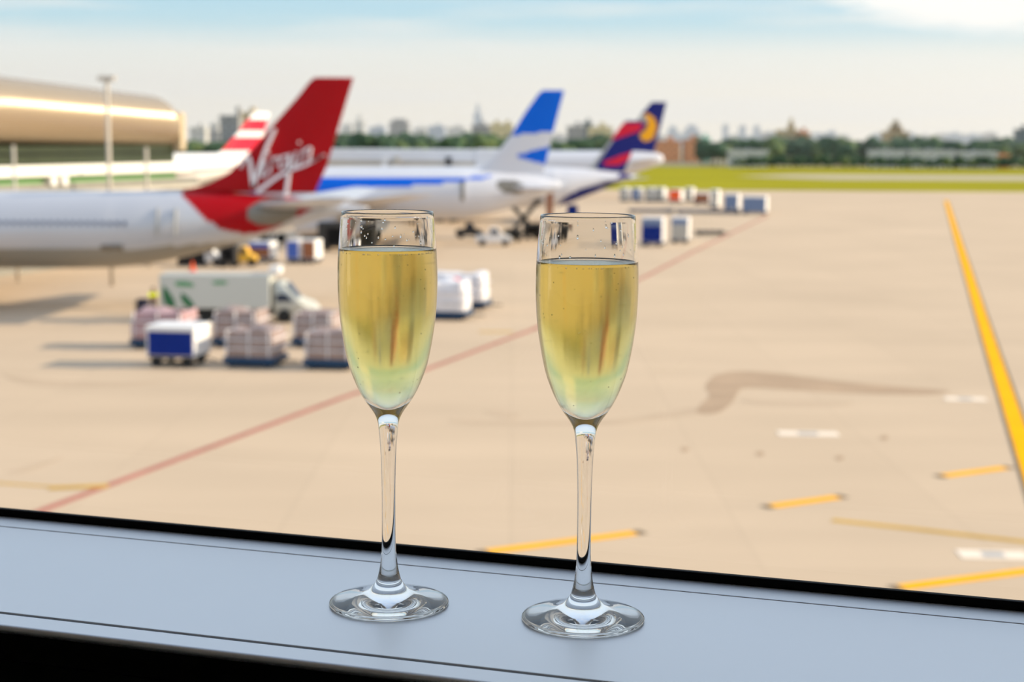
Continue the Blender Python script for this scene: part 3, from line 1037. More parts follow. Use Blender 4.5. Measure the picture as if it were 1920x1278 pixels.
# boarding bridge between the airliners
rb = empty('boarding_bridge', (at(610, 300, 250).x, 250, 0))
tag(rb, 'long white boarding bridge with beige underside behind the blue-striped airliner', 'boarding bridge')
wB = at(882, 300, 250).x - at(600, 300, 250).x
zt = at(700, 279, 250).z
obj('tunnel', box(-5, wB, -1.8, 1.8, zt - 1.9, zt, .15), 'bridge_white', rb)
obj('underframe', box(-5, wB, -1.5, 1.5, zt - 3.4, zt - 1.9, .05), 'bridge_beige', rb)
for px, m_ in ((723, 'white_paint'), (745, 'bridge_beige'), (842, 'steel_dark')):
    x = at(px, 300, 250).x - rb.location.x
    obj('column', box(x - .45, x + .45, -2.2, -1.4, 0, zt - 1.2, .05), m_, rb)
obj('cab', box(wB, wB + 4, -2.3, 2.3, zt - 3.2, zt + .1, .2), 'bridge_white', rb)

# ================================================================ GROUND VEHICLES AND CARGO
def wheels(root, xs, ys, r, w=.22, name='wheel'):
    for x in xs:
        for y in ys:
            obj(name, cyl(bmesh.new(), (x, y - w / 2, r), (x, y + w / 2, r), r, 20), 'tyre', root)
def make_dolly(w, d, col='dolly_blue'):
    r = empty('cargo_dolly', (0, 0, 0))
    obj('deck', box(-w / 2, w / 2, -d / 2, d / 2, .36, .56, .02), col, r)
    bm = bmesh.new()
    for s in (-1, 1):
        bx(bm, -w / 2, w / 2, s * d / 2 - .04, s * d / 2 + .04, .22, .36)
    for k in range(5):
        x = -w / 2 + .1 + (w - .2) * k / 4
        bx(bm, x - .04, x + .04, -d / 2, d / 2, .22, .36)
    obj('frame', bm, col, r)
    obj('tow_bar', cyl(bmesh.new(), (w / 2, 0, .3), (w / 2 + 1.0, 0, .25), .05, 8), 'steel_dark', r)
    wheels(r, (-w / 2 + .45, w / 2 - .45), (-d / 2 + .2, d / 2 - .2), .22)
    return r
def make_cargo(w, d, h, m, seed, name='wrapped_cargo'):
    """shrink-wrapped stack of cartons under a net: lumpy box"""
    random.seed(seed)
    bm = bmesh.new()
    bmesh.ops.create_grid(bm, x_segments=1, y_segments=1, size=.5)
    bm.free()
    bm = bmesh.new()
    bx(bm, -w / 2, w / 2, -d / 2, d / 2, 0, h)
    bmesh.ops.subdivide_edges(bm, edges=bm.edges, cuts=7, use_grid_fill=True)
    for v in bm.verts:
        q = v.co * 1.1 + Vector((seed * 3.7, 1, 2))
        n3 = noise.noise_vector(q) * .14
        top = v.co.z / h
        v.co.x *= 1 - .06 * top * top
        v.co.y *= 1 - .06 * top * top
        if top > .98:
            v.co.z += noise.noise(Vector((v.co.x * .9, v.co.y * .9, seed))) * .35
        if v.co.z > .02:
            v.co += n3
    c = obj(name, bm, m, None, True)
    bv = c.modifiers.new('round', 'BEVEL')
    bv.width = .08
    bm = bmesh.new()
    for k in (-.55, 0, .5):
        bx(bm, w * k / 1.2 - .03, w * k / 1.2 + .03, -d / 2 - .10, d / 2 + .10, .05, h * .98)
    for zz in (h * .33, h * .66):
        bx(bm, -w / 2 - .10, w / 2 + .10, -d / 2 - .10, d / 2 + .10, zz - .025, zz + .025)
    obj('straps', bm, 'wrap_white', c)
    return c
def place_cargo(x0, x1, yt, yg, depth, m, seed, rz, lab, dlab, col='dolly_blue', name='wrapped_cargo'):
    a, b = gnd(x0, yg), gnd(x1, yg)
    Y = (a.y + b.y) / 2
    w = b.x - a.x
    hh = at((x0 + x1) / 2, yt, Y).z - .56
    cx = (a.x + b.x) / 2 + math.sin(-rz) * depth / 2 * 0
    loc = (cx, Y + depth / 2, 0)
    dd = make_dolly(w * 1.04, depth, col)
    dd.location = loc
    dd.rotation_euler.z = rz
    tag(dd, dlab, 'cargo dolly', 'low cargo dollies on the apron')
    c = make_cargo(w * .96, depth * .94, hh, m, seed, name)
    c.location = (loc[0], loc[1], .561)
    c.rotation_euler.z = rz
    tag(c, lab, 'cargo', 'wrapped cargo stacks on dollies')
RZ = math.radians(-9)
place_cargo(424, 522, 620, 690, 2.6, 'wrap_mauve', 3, RZ, 'tan wrapped cargo stack right of the blue-sided container, front row', 'dark blue dolly under the front cargo stack beside the blue-sided container')
place_cargo(574, 668, 624, 694, 2.6, 'wrap_mauve', 5, RZ, 'brown wrapped cargo stack in the front row, nearest the left flute', 'dark blue dolly under the front cargo stack nearest the left flute')
place_cargo(248, 356, 586, 655, 2.6, 'wrap_rose', 7, RZ, 'rose-topped wrapped cargo stack behind the blue-sided container', 'dark dolly behind the blue-sided container, leftmost of the back row')
place_cargo(402, 492, 584, 652, 2.6, 'wrap_mauve', 9, RZ, 'wrapped cargo stack in the middle of the back row before the truck', 'dark dolly in the middle of the back row before the truck')
place_cargo(552, 632, 588, 652, 2.6, 'wrap_mauve', 11, RZ, 'wrapped cargo stack in the back row before the truck cab', 'dark dolly in the back row before the truck cab')
place_cargo(765, 880, 528, 600, 2.6, 'wrap_white', 13, RZ, 'large white wrapped cargo stack right beside the left flute', 'blue dolly under the white cargo right beside the left flute')
place_cargo(800, 915, 515, 580, 2.6, 'wrap_white', 15, RZ, 'white wrapped cargo stack just behind the one beside the left flute', 'dolly under the rear one of the two white cargo stacks')
# red bundle lying on the white cargo
p = gnd(845, 590)
bm = bmesh.new()
for k in range(3):
    bmesh.ops.create_icosphere(bm, subdivisions=2, radius=.3, matrix=Matrix.Translation((k * .42, 0, 0)) @ Matrix.Diagonal((1, 1, .55, 1)))
o = obj('red_bundle', bm, 'band_red', None, True, (at(832, 526, 109.5).x, 109.5, at(832, 524, 109.5).z))
tag(o, 'red bundle lying on top of the white wrapped cargo', 'bundle')

def container_cart(x0, x1, yt, yg, depth, rz, side, label, cart_rows=True):
    a, b = gnd(x0, yg), gnd(x1, yg)
    Y = (a.y + b.y) / 2
    w = b.x - a.x
    h = at((x0 + x1) / 2, yt, Y).z
    r = empty('baggage_cart', ((a.x + b.x) / 2, Y + depth / 2, 0), rz)
    tag(r, label, 'baggage cart', 'covered baggage carts on the apron')
    z0 = h * .27
    obj('body', box(-w / 2, w / 2, -depth / 2, depth / 2, z0, h * .90, .03), 'white_paint', r)
    obj('roof', box(-w / 2 - .05, w / 2 + .05, -depth / 2 - .05, depth / 2 + .05, h * .90, h, .04), 'white_paint', r)
    obj('side_curtain', box(-w / 2 + .12, w / 2 - .1, -depth / 2 - .05, -depth / 2 + .02, z0 + .06, h * .87, .01), side, r)
    obj('chassis', box(-w / 2, w / 2, -depth / 2 + .1, depth / 2 - .1, z0 - .12, z0), 'steel_dark', r)
    obj('tow_bar', cyl(bmesh.new(), (w / 2, 0, z0 - .1), (w / 2 + 1.0, 0, .2), .04, 8), 'steel_dark', r)
    rad = min(.3, z0 * .55)
    bm = bmesh.new()
    for x in (-w / 2 + .5, w / 2 - .5):
        cyl(bm, (x, -depth / 2 + .15, rad), (x, depth / 2 - .15, rad), .05, 8)
        bx(bm, x - .05, x + .05, -depth / 2 + .2, depth / 2 - .2, rad, z0)
    obj('axles', bm, 'steel_dark', r)
    wheels(r, (-w / 2 + .5, w / 2 - .5), (-depth / 2 + .15, depth / 2 - .15), rad, .15)
    return r
container_cart(279, 374, 612, 689, 2.5, RZ, 'panel_blue', 'white baggage cart with a deep blue side curtain, in front of the cargo rows')

# ---- white box truck with green leaves
pT = gnd(300, 604); pT2 = gnd(508, 604)
YT = pT.y
tr = empty('box_truck', (pT.x, YT + 1.25, 0))
tag(tr, 'white box truck with green leaf graphics behind the cargo dollies', 'truck')
wT = pT2.x - pT.x
hT = at(400, 515, YT).z
obj('cargo_box', box(0, wT, -1.25, 1.25, .95, hT, .05), 'truck_white', tr)
def tx(px, py): 
    q = at(px, py, YT)
    return (q.x - pT.x, q.z)
def tface(name, pts, m):
    sp = smooth_tab(list(pts) + [pts[0]], 5)[:-1]
    bm = prism_y([tx(*p) for p in sp], -1.275, -1.245)
    obj(name, bm, m, tr)
tface('leaf_graphic', [(306, 534), (318, 548), (328, 566), (326, 577), (315, 576), (306, 558)], 'leaf_green')
tface('leaf_graphic', [(340, 548), (352, 556), (362, 568), (366, 577), (352, 576), (340, 562)], 'leaf_green')
tface('text_graphic', [(329, 528), (345, 527), (361, 531), (362, 537), (345, 537), (330, 535)], 'text_green')
tface('text_graphic', [(398, 528), (412, 526), (426, 528), (424, 532), (410, 533), (400, 532)], 'text_green')
# cab
cab_px = [(512, 598), (512, 527), (531, 530), (553, 560), (584, 570), (595, 582), (594, 598)]
cp = [tx(*p) for p in cab_px]
bm = prism_y(cp, -1.05, 1.05)
bmesh.ops.bevel(bm, geom=list(bm.edges), offset=.10, segments=3, affect='EDGES')
obj('cab', bm, 'truck_white', tr, True)
sw = [tx(*p) for p in [(517, 566), (517, 552), (534, 551), (550, 566)]]
obj('side_window', prism_y(sw, -1.075, -1.0), 'dark_glass', tr)
x0_, z0_ = tx(535, 533); x1_, z1_ = tx(556, 561)
bm = bmesh.new()
vsw = [bm.verts.new(q) for q in ((x0_ + .06, -.9, z0_ + .02), (x0_ + .06, .9, z0_ + .02), (x1_ + .06, .9, z1_ + .02), (x1_ + .06, -.9, z1_ + .02))]
vsb = [bm.verts.new(q) for q in ((x0_ - .04, -.9, z0_ - .05), (x0_ - .04, .9, z0_ - .05), (x1_ - .04, .9, z1_ - .05), (x1_ - .04, -.9, z1_ - .05))]
bm.faces.new(vsw); bm.faces.new(vsb)
for i in range(4): bm.faces.new((vsw[i], vsw[(i + 1) % 4], vsb[(i + 1) % 4], vsb[i]))
obj('windscreen', bm, 'dark_glass', tr)
obj('chassis', box(.1, tx(590, 590)[0], -.5, .5, .45, .95), 'steel_dark', tr)
xa_, za_ = tx(502, 516)
obj('roof_unit', box(xa_, xa_ + .75, -.8, .8, hT - .02, hT + .55, .12), 'white_paint', tr)
wheels(tr, (tx(384, 598)[0], tx(532, 598)[0]), (-1.0, 1.0), .46, .28)
obj('front_bumper', box(tx(588, 590)[0], tx(597, 590)[0], -1.0, 1.0, .4, .75, .05), 'steel', tr)

# ---- worker in high-visibility vest
def person(px, py, H, face, vest, label, lean=.25):
    p = gnd(px, py)
    r = empty('person', (p.x, p.y, 0), face)
    tag(r, label, 'person')
    k = H / 1.75
    J = {'pel': (0, 0, .92), 'spine': (lean * .3, 0, 1.12), 'chest': (lean * .7, 0, 1.34), 'neck': (lean * .95, 0, 1.50), 'head': (lean * 1.1, 0, 1.60), 'crown': (lean * 1.15, 0, 1.72),
         'hl': (0, .09, .88), 'kl': (.06, .11, .48), 'al': (-.02, .12, .08), 'tl': (.14, .13, .03),
         'hr': (0, -.09, .88), 'kr': (.02, -.12, .48), 'ar': (-.12, -.13, .08), 'tr': (.04, -.14, .03),
         'sl': (lean * .85, .19, 1.40), 'el': (lean + .12, .24, 1.16), 'wl': (lean + .36, .18, 1.08), 'fl': (lean + .44, .17, 1.07),
         'sr': (lean * .85, -.19, 1.40), 'er': (lean + .10, -.25, 1.15), 'wr': (lean + .34, -.18, 1.02), 'fr': (lean + .42, -.17, 1.0)}
    Rd = {'pel': .14, 'spine': .135, 'chest': .145, 'neck': .06, 'head': .095, 'crown': .08, 'hl': .09, 'kl': .062, 'al': .042, 'tl': .04, 'hr': .09, 'kr': .062, 'ar': .042, 'tr': .04,
          'sl': .06, 'el': .045, 'wl': .032, 'fl': .03, 'sr': .06, 'er': .045, 'wr': .032, 'fr': .03}
    E = ['pel spine', 'spine chest', 'chest neck', 'neck head', 'head crown', 'pel hl', 'hl kl', 'kl al', 'al tl', 'pel hr', 'hr kr', 'kr ar', 'ar tr',
         'chest sl', 'sl el', 'el wl', 'wl fl', 'chest sr', 'sr er', 'er wr', 'wr fr']
    ks = list(J)
    def skinned(name, keys, m, grow=1.0, pal=None):
        me = bpy.data.meshes.new(name)
        es = [tuple(keys.index(q) for q in e.split()) for e in E if all(q in keys for q in e.split())]
        me.from_pydata([tuple(c * k for c in J[q]) for q in keys], es, [])
        o = bpy.data.objects.new(name, me)
        C.objects.link(o)
        o.parent = r
        sk = o.modifiers.new('skin', 'SKIN')
        for i, q in enumerate(keys):
            o.data.skin_vertices[0].data[i].radius = (Rd[q] * k * grow, Rd[q] * k * grow)
            o.data.skin_vertices[0].data[i].use_root = (i == 0)
        s = o.modifiers.new('sub', 'SUBSURF')
        s.levels = s.render_levels = 2
        me.materials.append(M[m])
        return o
    skinned('body', ks, 'skin')
    skinned('trousers', ['pel', 'hl', 'kl', 'al', 'hr', 'kr', 'ar'], 'trousers', 1.22)
    skinned('vest', ['spine', 'chest', 'sl', 'el', 'sr', 'er'], vest, 1.3)
    for s in ('tl', 'tr'):
        a = Vector(J[s]) * k
        obj('shoe', box(a.x - .2, a.x + .08, a.y - .05, a.y + .05, 0, .1, .03), 'tyre', r)
    h = Vector(J['crown']) * k
    bm = bmesh.new()
    bmesh.ops.create_icosphere(bm, subdivisions=3, radius=.118 * k, matrix=Matrix.Translation((h.x - .02, 0, h.z - .03)) @ Matrix.Diagonal((1.05, .95, .85, 1)))
    for v in list(bm.verts):
        if v.co.z < h.z - .075 and v.co.x > h.x - .01:
            v.co.x -= .03
    obj('hair', bm, 'hair', r, True)
    # hands with fingers
    for s, q, sy in (('fl', 'wl', 1), ('fr', 'wr', -1)):
        b = bmesh.new()
        a = Vector(J[s]) * k
        for i in range(4):
            cyl(b, a + Vector((.02, (i - 1.5) * .018, 0)), a + Vector((.09 - abs(i - 1.4) * .01, (i - 1.5) * .02, -.03)), .009, 6)
        cyl(b, a + Vector((-.02, -sy * .03, .01)), a + Vector((.035, -sy * .055, .02)), .01, 6)
        obj('fingers', b, 'skin', r, True)
    return r
wk = person(288, 604, 1.85, math.radians(-75), 'hivis', 'worker in a bright yellow-green vest and dark trousers beside the rear of the box truck')
wk.location = (at(288, 600, YT - .75).x, YT - .75, .62)
obj('tail_lift', box(-1.7, -.02, -1.5, 1.1, .54, .615, .01), 'steel_dark', tr)
obj('lift_arm', cyl(bmesh.new(), (.3, 0, .7), (-.9, 0, .5), .07, 8), 'steel_dark', tr)
# trolley the worker handles, at his left
pc = gnd(266, 592)
tk = empty('hand_trolley', (pc.x, pc.y + .3, 0))
tag(tk, 'dark hand trolley with bags beside the worker in the yellow-green vest', 'trolley')
obj('deck', box(-.5, .5, -.35, .35, .25, .35, .02), 'steel_dark', tk)
obj('handle', cyl(bmesh.new(), (-.45, 0, .3), (-.6, 0, 1.1), .03, 8), 'steel_dark', tk)
wheels(tk, (-.35, .35), (-.28, .28), .13, .06)
bb = obj('dark_bag', box(-.4, .42, -.3, .3, 0, .85, .12), 'trousers', None, True, (pc.x, pc.y + .3, .351))
tag(bb, 'dark bag standing on the hand trolley beside the worker', 'bag')

# ---- tractors, cones, ULDs in the middle distance
def tug(px, py, w, col, label, rz=0.0, h=1.6):
    p = gnd(px, py)
    r = empty('tow_tractor', (p.x, p.y, 0), rz)
    tag(r, label, 'tow tractor', 'tow tractors on the apron')
    pr = [(-w / 2, .35), (-w / 2, h * .55), (-w * .15, h * .6), (-w * .12, h), (w * .12, h), (w * .2, h * .62), (w * .46, h * .52), (w / 2, .4)]
    bm = prism_y(pr, -.8, .8)
    bmesh.ops.bevel(bm, geom=list(bm.edges), offset=.06, segments=2, affect='EDGES')
    obj('body', bm, col, r)
    obj('side_window', prism_y([(-w * .1, h * .64), (-w * .08, h * .93), (w * .09, h * .93), (w * .15, h * .66)], -.83, -.78), 'dark_glass', r)
    obj('bumper', box(w / 2 - .05, w / 2 + .15, -.75, .75, .35, .6, .03), 'steel_dark', r)
    wheels(r, (-w * .32, w * .32), (-.7, .7), .38, .25)
    return r
tug(458, 498, 2.6, 'tug_yellow', 'white and yellow tow tractor under the red tail', 0, 1.9)
tug(394, 497, 2.4, 'white_paint', 'white tow tractor under the tail, left of the yellow one', 0, 1.9)
tug(926, 460, 4.2, 'white_paint', 'white tow tractor under the tail of the blue-striped airliner', 0, 2.1)
tug(880, 446, 3.4, 'steel_dark', 'dark tow tractor beside the left flute, under the blue-striped airliner', 0, 1.9)
tug(1073, 412, 3.2, 'panel_blue', 'blue tow tractor behind the rim of the right flute', math.radians(-90), 2.3)
for i, (px, py, lab) in enumerate(((361, 509, 'orange traffic cone before the tractors under the red tail'),)):
    p = gnd(px, py)
    r = empty('traffic_cone', (p.x, p.y, 0))
    tag(r, lab, 'cone')
    obj('cone', lathe([(0, 1.0), (.05, 1.0), (.28, .06), (0, .06)], 20), 'cone_orange', r, True)
    obj('base', box(-.36, .36, -.36, .36, 0, .06, .02), 'cone_orange', r)
def drum_stack(px, py, w, h, m, label):
    p = gnd(px, py)
    r = empty('ground_power_unit', (p.x, p.y, 0))
    tag(r, label, 'ground unit', 'dark ground units under the airliners')
    obj('housing', box(-w / 2, w / 2, -.8, .8, .4, h, .12), m, r)
    obj('grille', box(-w * .3, w * .3, -.83, -.78, .7, h * .8, .02), 'gasket', r)
    obj('exhaust', cyl(bmesh.new(), (w * .2, 0, h - .05), (w * .2, 0, h + .35), .08, 10), 'steel_dark', r)
    wheels(r, (-w * .3, w * .3), (-.7, .7), .3, .2)
drum_stack(375, 497, 1.3, 1.9, 'steel_dark', 'dark ground power unit behind the orange cone')
drum_stack(347, 497, 1.1, 1.5, 'steel_dark', 'smaller dark ground unit left of the cone')
drum_stack(430, 500, 1.6, 2.3, 'steel_dark', 'tall dark ground unit left of the yellow tractor')
drum_stack(1000, 448, 2.6, 2.0, 'steel_dark', 'dark ground unit beneath the scissor lift')
drum_stack(962, 452, 2.0, 1.5, 'steel_dark', 'dark ground unit beside the white tractor under the blue-striped airliner')
drum_stack(640, 470, 5.0, 3.2, 'steel_dark', 'long dark ground unit in the shade right of the red tail')
drum_stack(600, 462, 4.0, 3.0, 'steel_dark', 'dark ground unit in the shade below the white stabilizer')
def uld(px0, px1, yt, yg, depth, m, label, topm=None, rz=math.radians(-12), grp='baggage containers farther out'):
    a, b = gnd(px0, yg), gnd(px1, yg)
    w = b.x - a.x
    Y = (a.y + b.y) / 2
    h = at((px0 + px1) / 2, yt, Y).z
    r = empty('air_container', ((a.x + b.x) / 2, Y + depth / 2, 0), rz)
    tag(r, label, 'container', grp)
    pr = [(-w / 2, .5), (w / 2, .5), (w / 2, h), (-w / 2 + .0, h), (-w / 2, h)]
    pr = [(-w / 2, .5), (w / 2, .5), (w / 2, h - .05), (w / 2 - .05, h), (-w / 2 + .05, h), (-w / 2, h - .05)]
    obj('shell', prism_y(pr, -depth / 2, depth / 2), 'white_paint', r)
    obj('side_curtain', box(-w / 2 + .08, w / 2 - .08, -depth / 2 - .04, -depth / 2 + .02, .55, h * (.72 if topm else .93), .01), m, r)
    if topm:
        obj('upper_panel', box(-w / 2 + .08, w / 2 - .08, -depth / 2 - .03, -depth / 2 + .02, h * .73, h * .96, .01), topm, r)
    obj('base', box(-w / 2, w / 2, -depth / 2, depth / 2, .3, .5), 'dolly_blue', r)
    wheels(r, (-w / 2 + .4, w / 2 - .4), (-depth / 2 + .15, depth / 2 - .15), .22, .15)
    return r
uld(468, 512, 454, 492, 2.2, 'brown_box', 'container with blue top and brown side behind the yellow tractor', 'uld_blue')
uld(540, 566, 450, 494, 2.2, 'uld_blue', 'bright blue container under the tail, left of the pale-ended one')
uld(570, 596, 450, 494, 2.2, 'brown_box', 'brown container with pale end, rightmost under the red tail')
uld(1206, 1246, 408, 462, 2.6, 'panel_blue', 'dark blue cart with grey top right of the right flute', 'uld_slate')
uld(1262, 1294, 408, 456, 2.6, 'plane_grey', 'pale grey container with sunlit end right of the dark blue cart', 'uld_slate')
far = [(1165, 1180, 352, 378, 'plane_grey', 'pale container at the left end of the far row'), (1188, 1204, 352, 378, 'uld_slate', 'slate container near the left end of the far row'),
       (1213, 1228, 352, 378, 'plane_grey', 'white-ended container in the left part of the far row'), (1232, 1248, 352, 378, 'plane_grey', 'bright sunlit container in the far row before the grass'),
       (1258, 1280, 355, 380, 'cone_orange', 'orange-brown container in the far row'), (1288, 1302, 352, 378, 'plane_grey', 'small pale container right of the orange-brown one'),
       (1305, 1334, 362, 384, 'brown_box', 'low brown container in the middle of the far row'), (1336, 1350, 356, 392, 'plane_grey', 'bright narrow container in the far row'),
       (1362, 1388, 364, 396, 'uld_slate', 'grey-blue container left of the end one'), (1396, 1440, 368, 402, 'uld_slate', 'blue-grey container with a sunlit white end, rightmost of the far row')]
for x0, x1, yt, yg, m_, lab in far:
    uld(x0, x1, yt, yg, 3.0, m_, lab, None, math.radians(-16), 'far row of containers')
for x0, x1, yg, lab in ((1180, 1262, 399, 'long low empty dolly train behind the right flute rim'), (1270, 1385, 401, 'long low empty dolly train leading to the blue-grey container')):
    a, b = gnd(x0, yg), gnd(x1, yg)
    d = make_dolly(b.x - a.x, 2.4)
    d.location = ((a.x + b.x) / 2, a.y + 1.2, 0)
    tag(d, lab, 'cargo dolly', 'low cargo dollies on the apron')
a, b = gnd(1306, 441), gnd(1358, 441)
d = make_dolly(b.x - a.x, 2.2, 'steel_dark')
d.location = ((a.x + b.x) / 2, a.y + 1.1, 0)
tag(d, 'empty dark dolly right of the grey container', 'cargo dolly', 'low cargo dollies on the apron')

# ---- scissor lift under the second airliner
YL = 196.0
xL = at(985, 400, YL).x
lf = empty('scissor_lift', (xL, YL, 0))
tag(lf, 'dark scissor lift with crossed arms below the tail of the blue-striped airliner', 'lift')
def lp(px, py):
    q = at(px, py, YL)
    return (q.x - xL, q.z)
for yy in (-1.1, 1.1):
    for (a, b) in (((952, 378), (1008, 436)), ((1012, 374), (958, 436))):
        (xa1, za1), (xb1, zb1) = lp(*a), lp(*b)
        bm = bmesh.new()
        dv = Vector((xb1 - xa1, 0, zb1 - za1))
        q = dv.to_track_quat('Z', 'Y').to_matrix().to_4x4()
        bx(bm, -.22, .22, -.22, .22, -dv.length / 2, dv.length / 2, Matrix.Translation(((xa1 + xb1) / 2, yy, (za1 + zb1) / 2)) @ q)
        obj('scissor_arm', bm, 'steel_dark', lf)
xa1, za1 = lp(945, 378); xb1, zb1 = lp(1018, 372)
obj('platform', box(xa1, xb1, -1.4, 1.4, zb1 - .35, zb1, .03), 'steel_dark', lf)
obj('base_frame', box(xa1, xb1, -1.3, 1.3, .5, lp(985, 434)[1], .05), 'steel_dark', lf)
wheels(lf, (xa1 + .8, xb1 - .8), (-1.2, 1.2), .5, .3)
p = gnd(1030, 430)
ld = empty('loader_mast', (p.x, p.y, 0))
tag(ld, 'tall dark loader mast between the blue-striped and navy tails', 'loader')
obj('mast', box(-.45, .45, -.4, .4, .4, 6.2, .05), 'brown_box', ld)
obj('cross_head', box(-.7, .7, -.5, .5, 6.2, 6.5, .05), 'steel_dark', ld)
wheels(ld, (-.5, .5), (-.5, .5), .35, .2)

# ================================================================ CITY AND TREES
random.seed(12)
def bmat(k, c):
    if k not in M: mm(k, c, .8, 0, .12, .08)
def facade_mat(k, c, wc=.45):
    m = bpy.data.materials.new(k)
    m.use_nodes = True
    t = m.node_tree
    b = t.nodes['Principled BSDF']
    b.inputs['Roughness'].default_value = .8
    tcn = t.nodes.new('ShaderNodeTexCoord')
    sp = t.nodes.new('ShaderNodeSeparateXYZ')
    t.links.new(tcn.outputs['Object'], sp.inputs[0])
    sm = t.nodes.new('ShaderNodeMath'); sm.operation = 'ADD'
    t.links.new(sp.outputs['X'], sm.inputs[0]); t.links.new(sp.outputs['Y'], sm.inputs[1])
    cb = t.nodes.new('ShaderNodeCombineXYZ')
    t.links.new(sm.outputs[0], cb.inputs['X']); t.links.new(sp.outputs['Z'], cb.inputs['Y'])
    br = t.nodes.new('ShaderNodeTexBrick')
    br.offset = 0
    br.inputs['Color1'].default_value = (*[q * wc for q in c], 1)
    br.inputs['Color2'].default_value = (*[q * wc * 1.2 for q in c], 1)
    br.inputs['Mortar'].default_value = (*c, 1)
    br.inputs['Scale'].default_value = 1
    br.inputs['Mortar Size'].default_value = .9
    br.inputs['Brick Width'].default_value = 3.4
    br.inputs['Row Height'].default_value = 3.2
    t.links.new(cb.outputs[0], br.inputs['Vector'])
    t.links.new(br.outputs['Color'], b.inputs['Base Color'])
    M[k] = m
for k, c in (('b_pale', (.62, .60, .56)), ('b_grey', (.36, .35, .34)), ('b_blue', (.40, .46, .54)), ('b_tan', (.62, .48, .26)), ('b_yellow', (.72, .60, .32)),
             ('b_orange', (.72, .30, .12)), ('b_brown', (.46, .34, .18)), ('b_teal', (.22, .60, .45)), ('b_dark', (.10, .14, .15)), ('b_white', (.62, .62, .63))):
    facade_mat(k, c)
def building(x0, x1, yt, Y, m, label, extra=None, depth=None, group='city buildings beyond the airfield'):
    a, b = at(x0, yt, Y), at(x1, yt, Y)
    w = b.x - a.x
    h = a.z
    dep = depth or max(10, w * .6)
    r = empty('building', ((a.x + b.x) / 2, Y + dep / 2, 0))
    tag(r, label, 'building', group)
    obj('wall', box(-w / 2, w / 2, -dep / 2, dep / 2, -1, h - 1.0), m, r)
    obj('roof', box(-w / 2 - .4, w / 2 + .4, -dep / 2 - .4, dep / 2 + .4, h - 1.0, h, .1), m, r)
    for (fx, fw, fh) in (extra or [(.1, .25, 2.2)]):
        obj('roof_block', box(w * fx - w * fw / 2, w * fx + w * fw / 2, -dep * .2, dep * .2, h, h + fh, .1), m, r)
    return r
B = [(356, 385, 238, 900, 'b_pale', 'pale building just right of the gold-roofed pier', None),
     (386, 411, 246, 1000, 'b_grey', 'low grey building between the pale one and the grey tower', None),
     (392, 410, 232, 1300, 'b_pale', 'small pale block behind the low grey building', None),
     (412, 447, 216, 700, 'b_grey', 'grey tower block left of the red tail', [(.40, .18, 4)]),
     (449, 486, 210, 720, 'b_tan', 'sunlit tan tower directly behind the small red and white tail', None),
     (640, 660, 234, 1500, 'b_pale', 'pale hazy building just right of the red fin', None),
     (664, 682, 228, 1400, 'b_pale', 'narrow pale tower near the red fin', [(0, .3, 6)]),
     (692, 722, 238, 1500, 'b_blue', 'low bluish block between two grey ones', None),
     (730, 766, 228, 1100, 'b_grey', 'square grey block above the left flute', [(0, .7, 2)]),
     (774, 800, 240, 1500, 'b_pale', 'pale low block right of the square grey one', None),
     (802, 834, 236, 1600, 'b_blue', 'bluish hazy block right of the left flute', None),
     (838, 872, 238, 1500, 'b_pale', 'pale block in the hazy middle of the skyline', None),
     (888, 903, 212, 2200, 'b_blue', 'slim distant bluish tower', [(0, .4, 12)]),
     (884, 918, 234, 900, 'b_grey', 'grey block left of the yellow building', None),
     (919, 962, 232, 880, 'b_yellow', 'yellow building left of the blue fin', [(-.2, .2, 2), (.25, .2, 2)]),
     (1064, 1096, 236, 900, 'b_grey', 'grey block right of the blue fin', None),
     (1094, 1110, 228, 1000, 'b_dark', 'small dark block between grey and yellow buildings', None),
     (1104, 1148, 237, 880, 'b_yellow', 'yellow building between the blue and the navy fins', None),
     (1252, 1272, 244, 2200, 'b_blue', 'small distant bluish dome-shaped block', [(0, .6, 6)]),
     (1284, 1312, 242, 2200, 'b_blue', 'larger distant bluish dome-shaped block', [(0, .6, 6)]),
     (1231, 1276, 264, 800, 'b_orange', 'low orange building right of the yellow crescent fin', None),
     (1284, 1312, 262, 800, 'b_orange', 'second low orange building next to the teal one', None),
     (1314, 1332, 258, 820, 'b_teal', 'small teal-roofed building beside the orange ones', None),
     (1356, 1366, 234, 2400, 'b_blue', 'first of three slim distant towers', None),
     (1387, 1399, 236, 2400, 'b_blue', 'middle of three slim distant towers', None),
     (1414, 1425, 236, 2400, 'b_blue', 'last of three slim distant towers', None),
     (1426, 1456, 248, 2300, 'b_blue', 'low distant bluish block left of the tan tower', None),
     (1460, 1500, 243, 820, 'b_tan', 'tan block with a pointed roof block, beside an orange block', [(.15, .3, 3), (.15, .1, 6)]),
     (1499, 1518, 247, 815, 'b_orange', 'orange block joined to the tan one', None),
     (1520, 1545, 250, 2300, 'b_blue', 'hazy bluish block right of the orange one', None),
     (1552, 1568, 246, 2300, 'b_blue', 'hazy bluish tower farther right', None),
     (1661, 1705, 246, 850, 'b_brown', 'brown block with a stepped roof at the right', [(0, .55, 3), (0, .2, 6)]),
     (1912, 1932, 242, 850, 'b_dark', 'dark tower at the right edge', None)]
for x0, x1, yt, Y, m_, lab, ex in B:
    building(x0, x1, yt, Y, m_, lab, ex)
for x0, x1, yt, lab in ((1370, 1440, 281, 'long low grey shed before the trees'), (1636, 1700, 281, 'long low white shed at the right, first of three'),
                        (1706, 1790, 281, 'long low white shed at the right, middle of three'), (1796, 1870, 284, 'long low white shed at the right, last of three')):
    building(x0, x1, yt, 672, 'b_white', lab, [(0, .1, .5)], 9, 'long low sheds at the airfield edge')
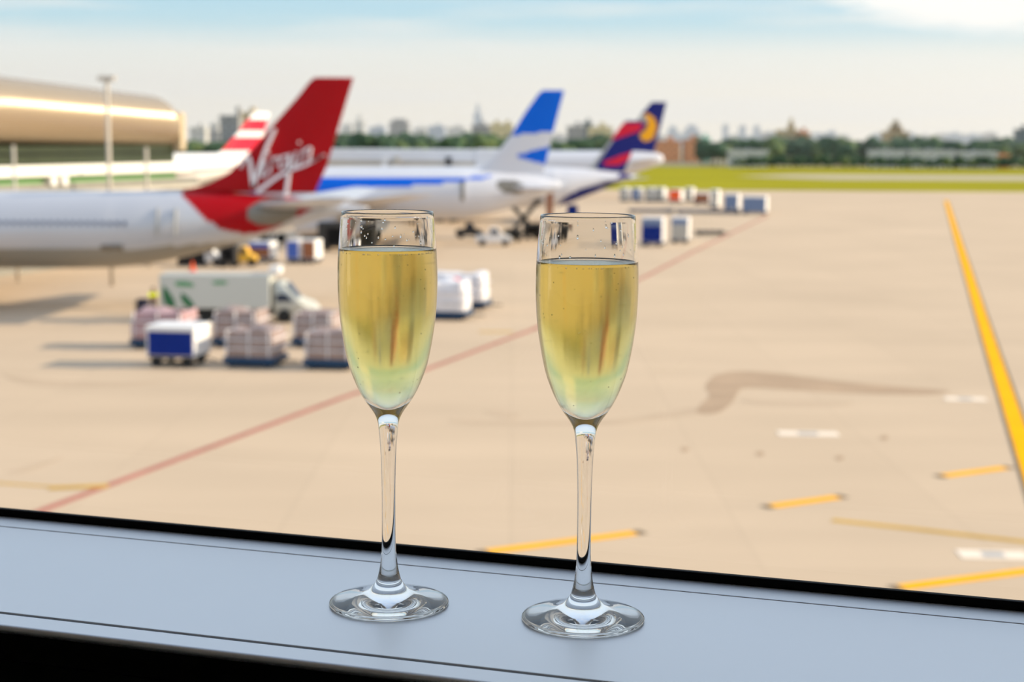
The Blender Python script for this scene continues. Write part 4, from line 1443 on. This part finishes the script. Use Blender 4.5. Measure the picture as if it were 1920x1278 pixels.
o = building(1880, 1892, 289, 672, 'b_orange', 'small red hut among the white sheds at the right', [(0, .3, .4)], 5, 'long low sheds at the airfield edge')
# fill rows of distant low blocks so the skyline closes
xx = 560
idx = 0
while xx < 1900:
    w = random.uniform(16, 42)
    if random.random() < .85:
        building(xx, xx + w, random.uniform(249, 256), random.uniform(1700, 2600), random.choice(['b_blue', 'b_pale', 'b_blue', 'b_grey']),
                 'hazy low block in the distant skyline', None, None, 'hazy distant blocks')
    xx += w + random.uniform(0, 8)
def tree_proto(seed, m):
    random.seed(seed)
    r = empty('tree', (0, 0, 0))
    bm = bmesh.new()
    for k in range(14):
        a = random.uniform(0, 2 * PI)
        d = random.uniform(0, 2.6)
        z = random.uniform(4.0, 8.6)
        s = random.uniform(1.3, 2.3)
        q = bmesh.ops.create_icosphere(bm, subdivisions=2, radius=s, matrix=Matrix.Translation((d * math.cos(a), d * math.sin(a), z)))
        for v in q['verts']:
            v.co += noise.noise_vector(v.co * .9) * .7
    obj('crown', bm, m, r)
    obj('trunk', cyl(bmesh.new(), (0, 0, 0), (0, 0, 5), .35, 8, .2), 'bark', r, True)
    return r
protos = [tree_proto(1, 'leafage'), tree_proto(2, 'leafage'), tree_proto(3, 'leafage_pale'), tree_proto(5, 'leafage')]
used = set()
random.seed(31)
trees = []
x = 345.0
while x < 470:
    trees.append((x, random.uniform(640, 700), random.uniform(.7, .9))); x += random.uniform(7, 11)
x = 628.0
while x < 1165:
    trees.append((x, random.uniform(620, 820), random.uniform(.8, 1.25))); x += random.uniform(7, 13)
x = 1300.0
while x < 1950:
    trees.append((x, random.uniform(700, 830), random.uniform(.8, 1.2))); x += random.uniform(8, 14)
x = 1380.0
while x < 1950:
    trees.append((x, random.uniform(650, 660), random.uniform(.35, .5))); x += random.uniform(9, 15)
for i, (px, Y, s) in enumerate(trees):
    k = i % 4
    t = protos[k] if k not in used else copy_tree(protos[k])
    used.add(k)
    t.location = (at(px, 260, Y).x, Y, 0)
    t.rotation_euler.z = random.uniform(0, 6.28)
    t.scale = (s * 1.35, s * 1.35, s * 1.15)
    lab = ('round dark green tree in the treeline beyond the airfield', 'paler yellow-green tree in the treeline beyond the airfield')[k == 2]
    tag(t, lab, 'tree', 'dark trees of the far treeline' if k != 2 else 'paler trees of the far treeline')

# ================================================================ HAZE OVER THE CITY
hm = bpy.data.materials.new('city_haze')
hm.use_nodes = True
t = hm.node_tree
t.nodes.clear()
vs_ = t.nodes.new('ShaderNodeVolumeScatter')
vs_.inputs['Color'].default_value = (.95, .97, 1.0, 1)
vs_.inputs['Density'].default_value = .00036
vs_.inputs['Anisotropy'].default_value = .3
o_ = t.nodes.new('ShaderNodeOutputMaterial')
t.links.new(vs_.outputs[0], o_.inputs['Volume'])
M['city_haze'] = hm
hz = obj('haze', box(-1500, 2000, 640, 3000, .05, 120), 'city_haze')
tag(hz, 'pale haze hanging over the distant city skyline', 'haze', None, 'stuff')
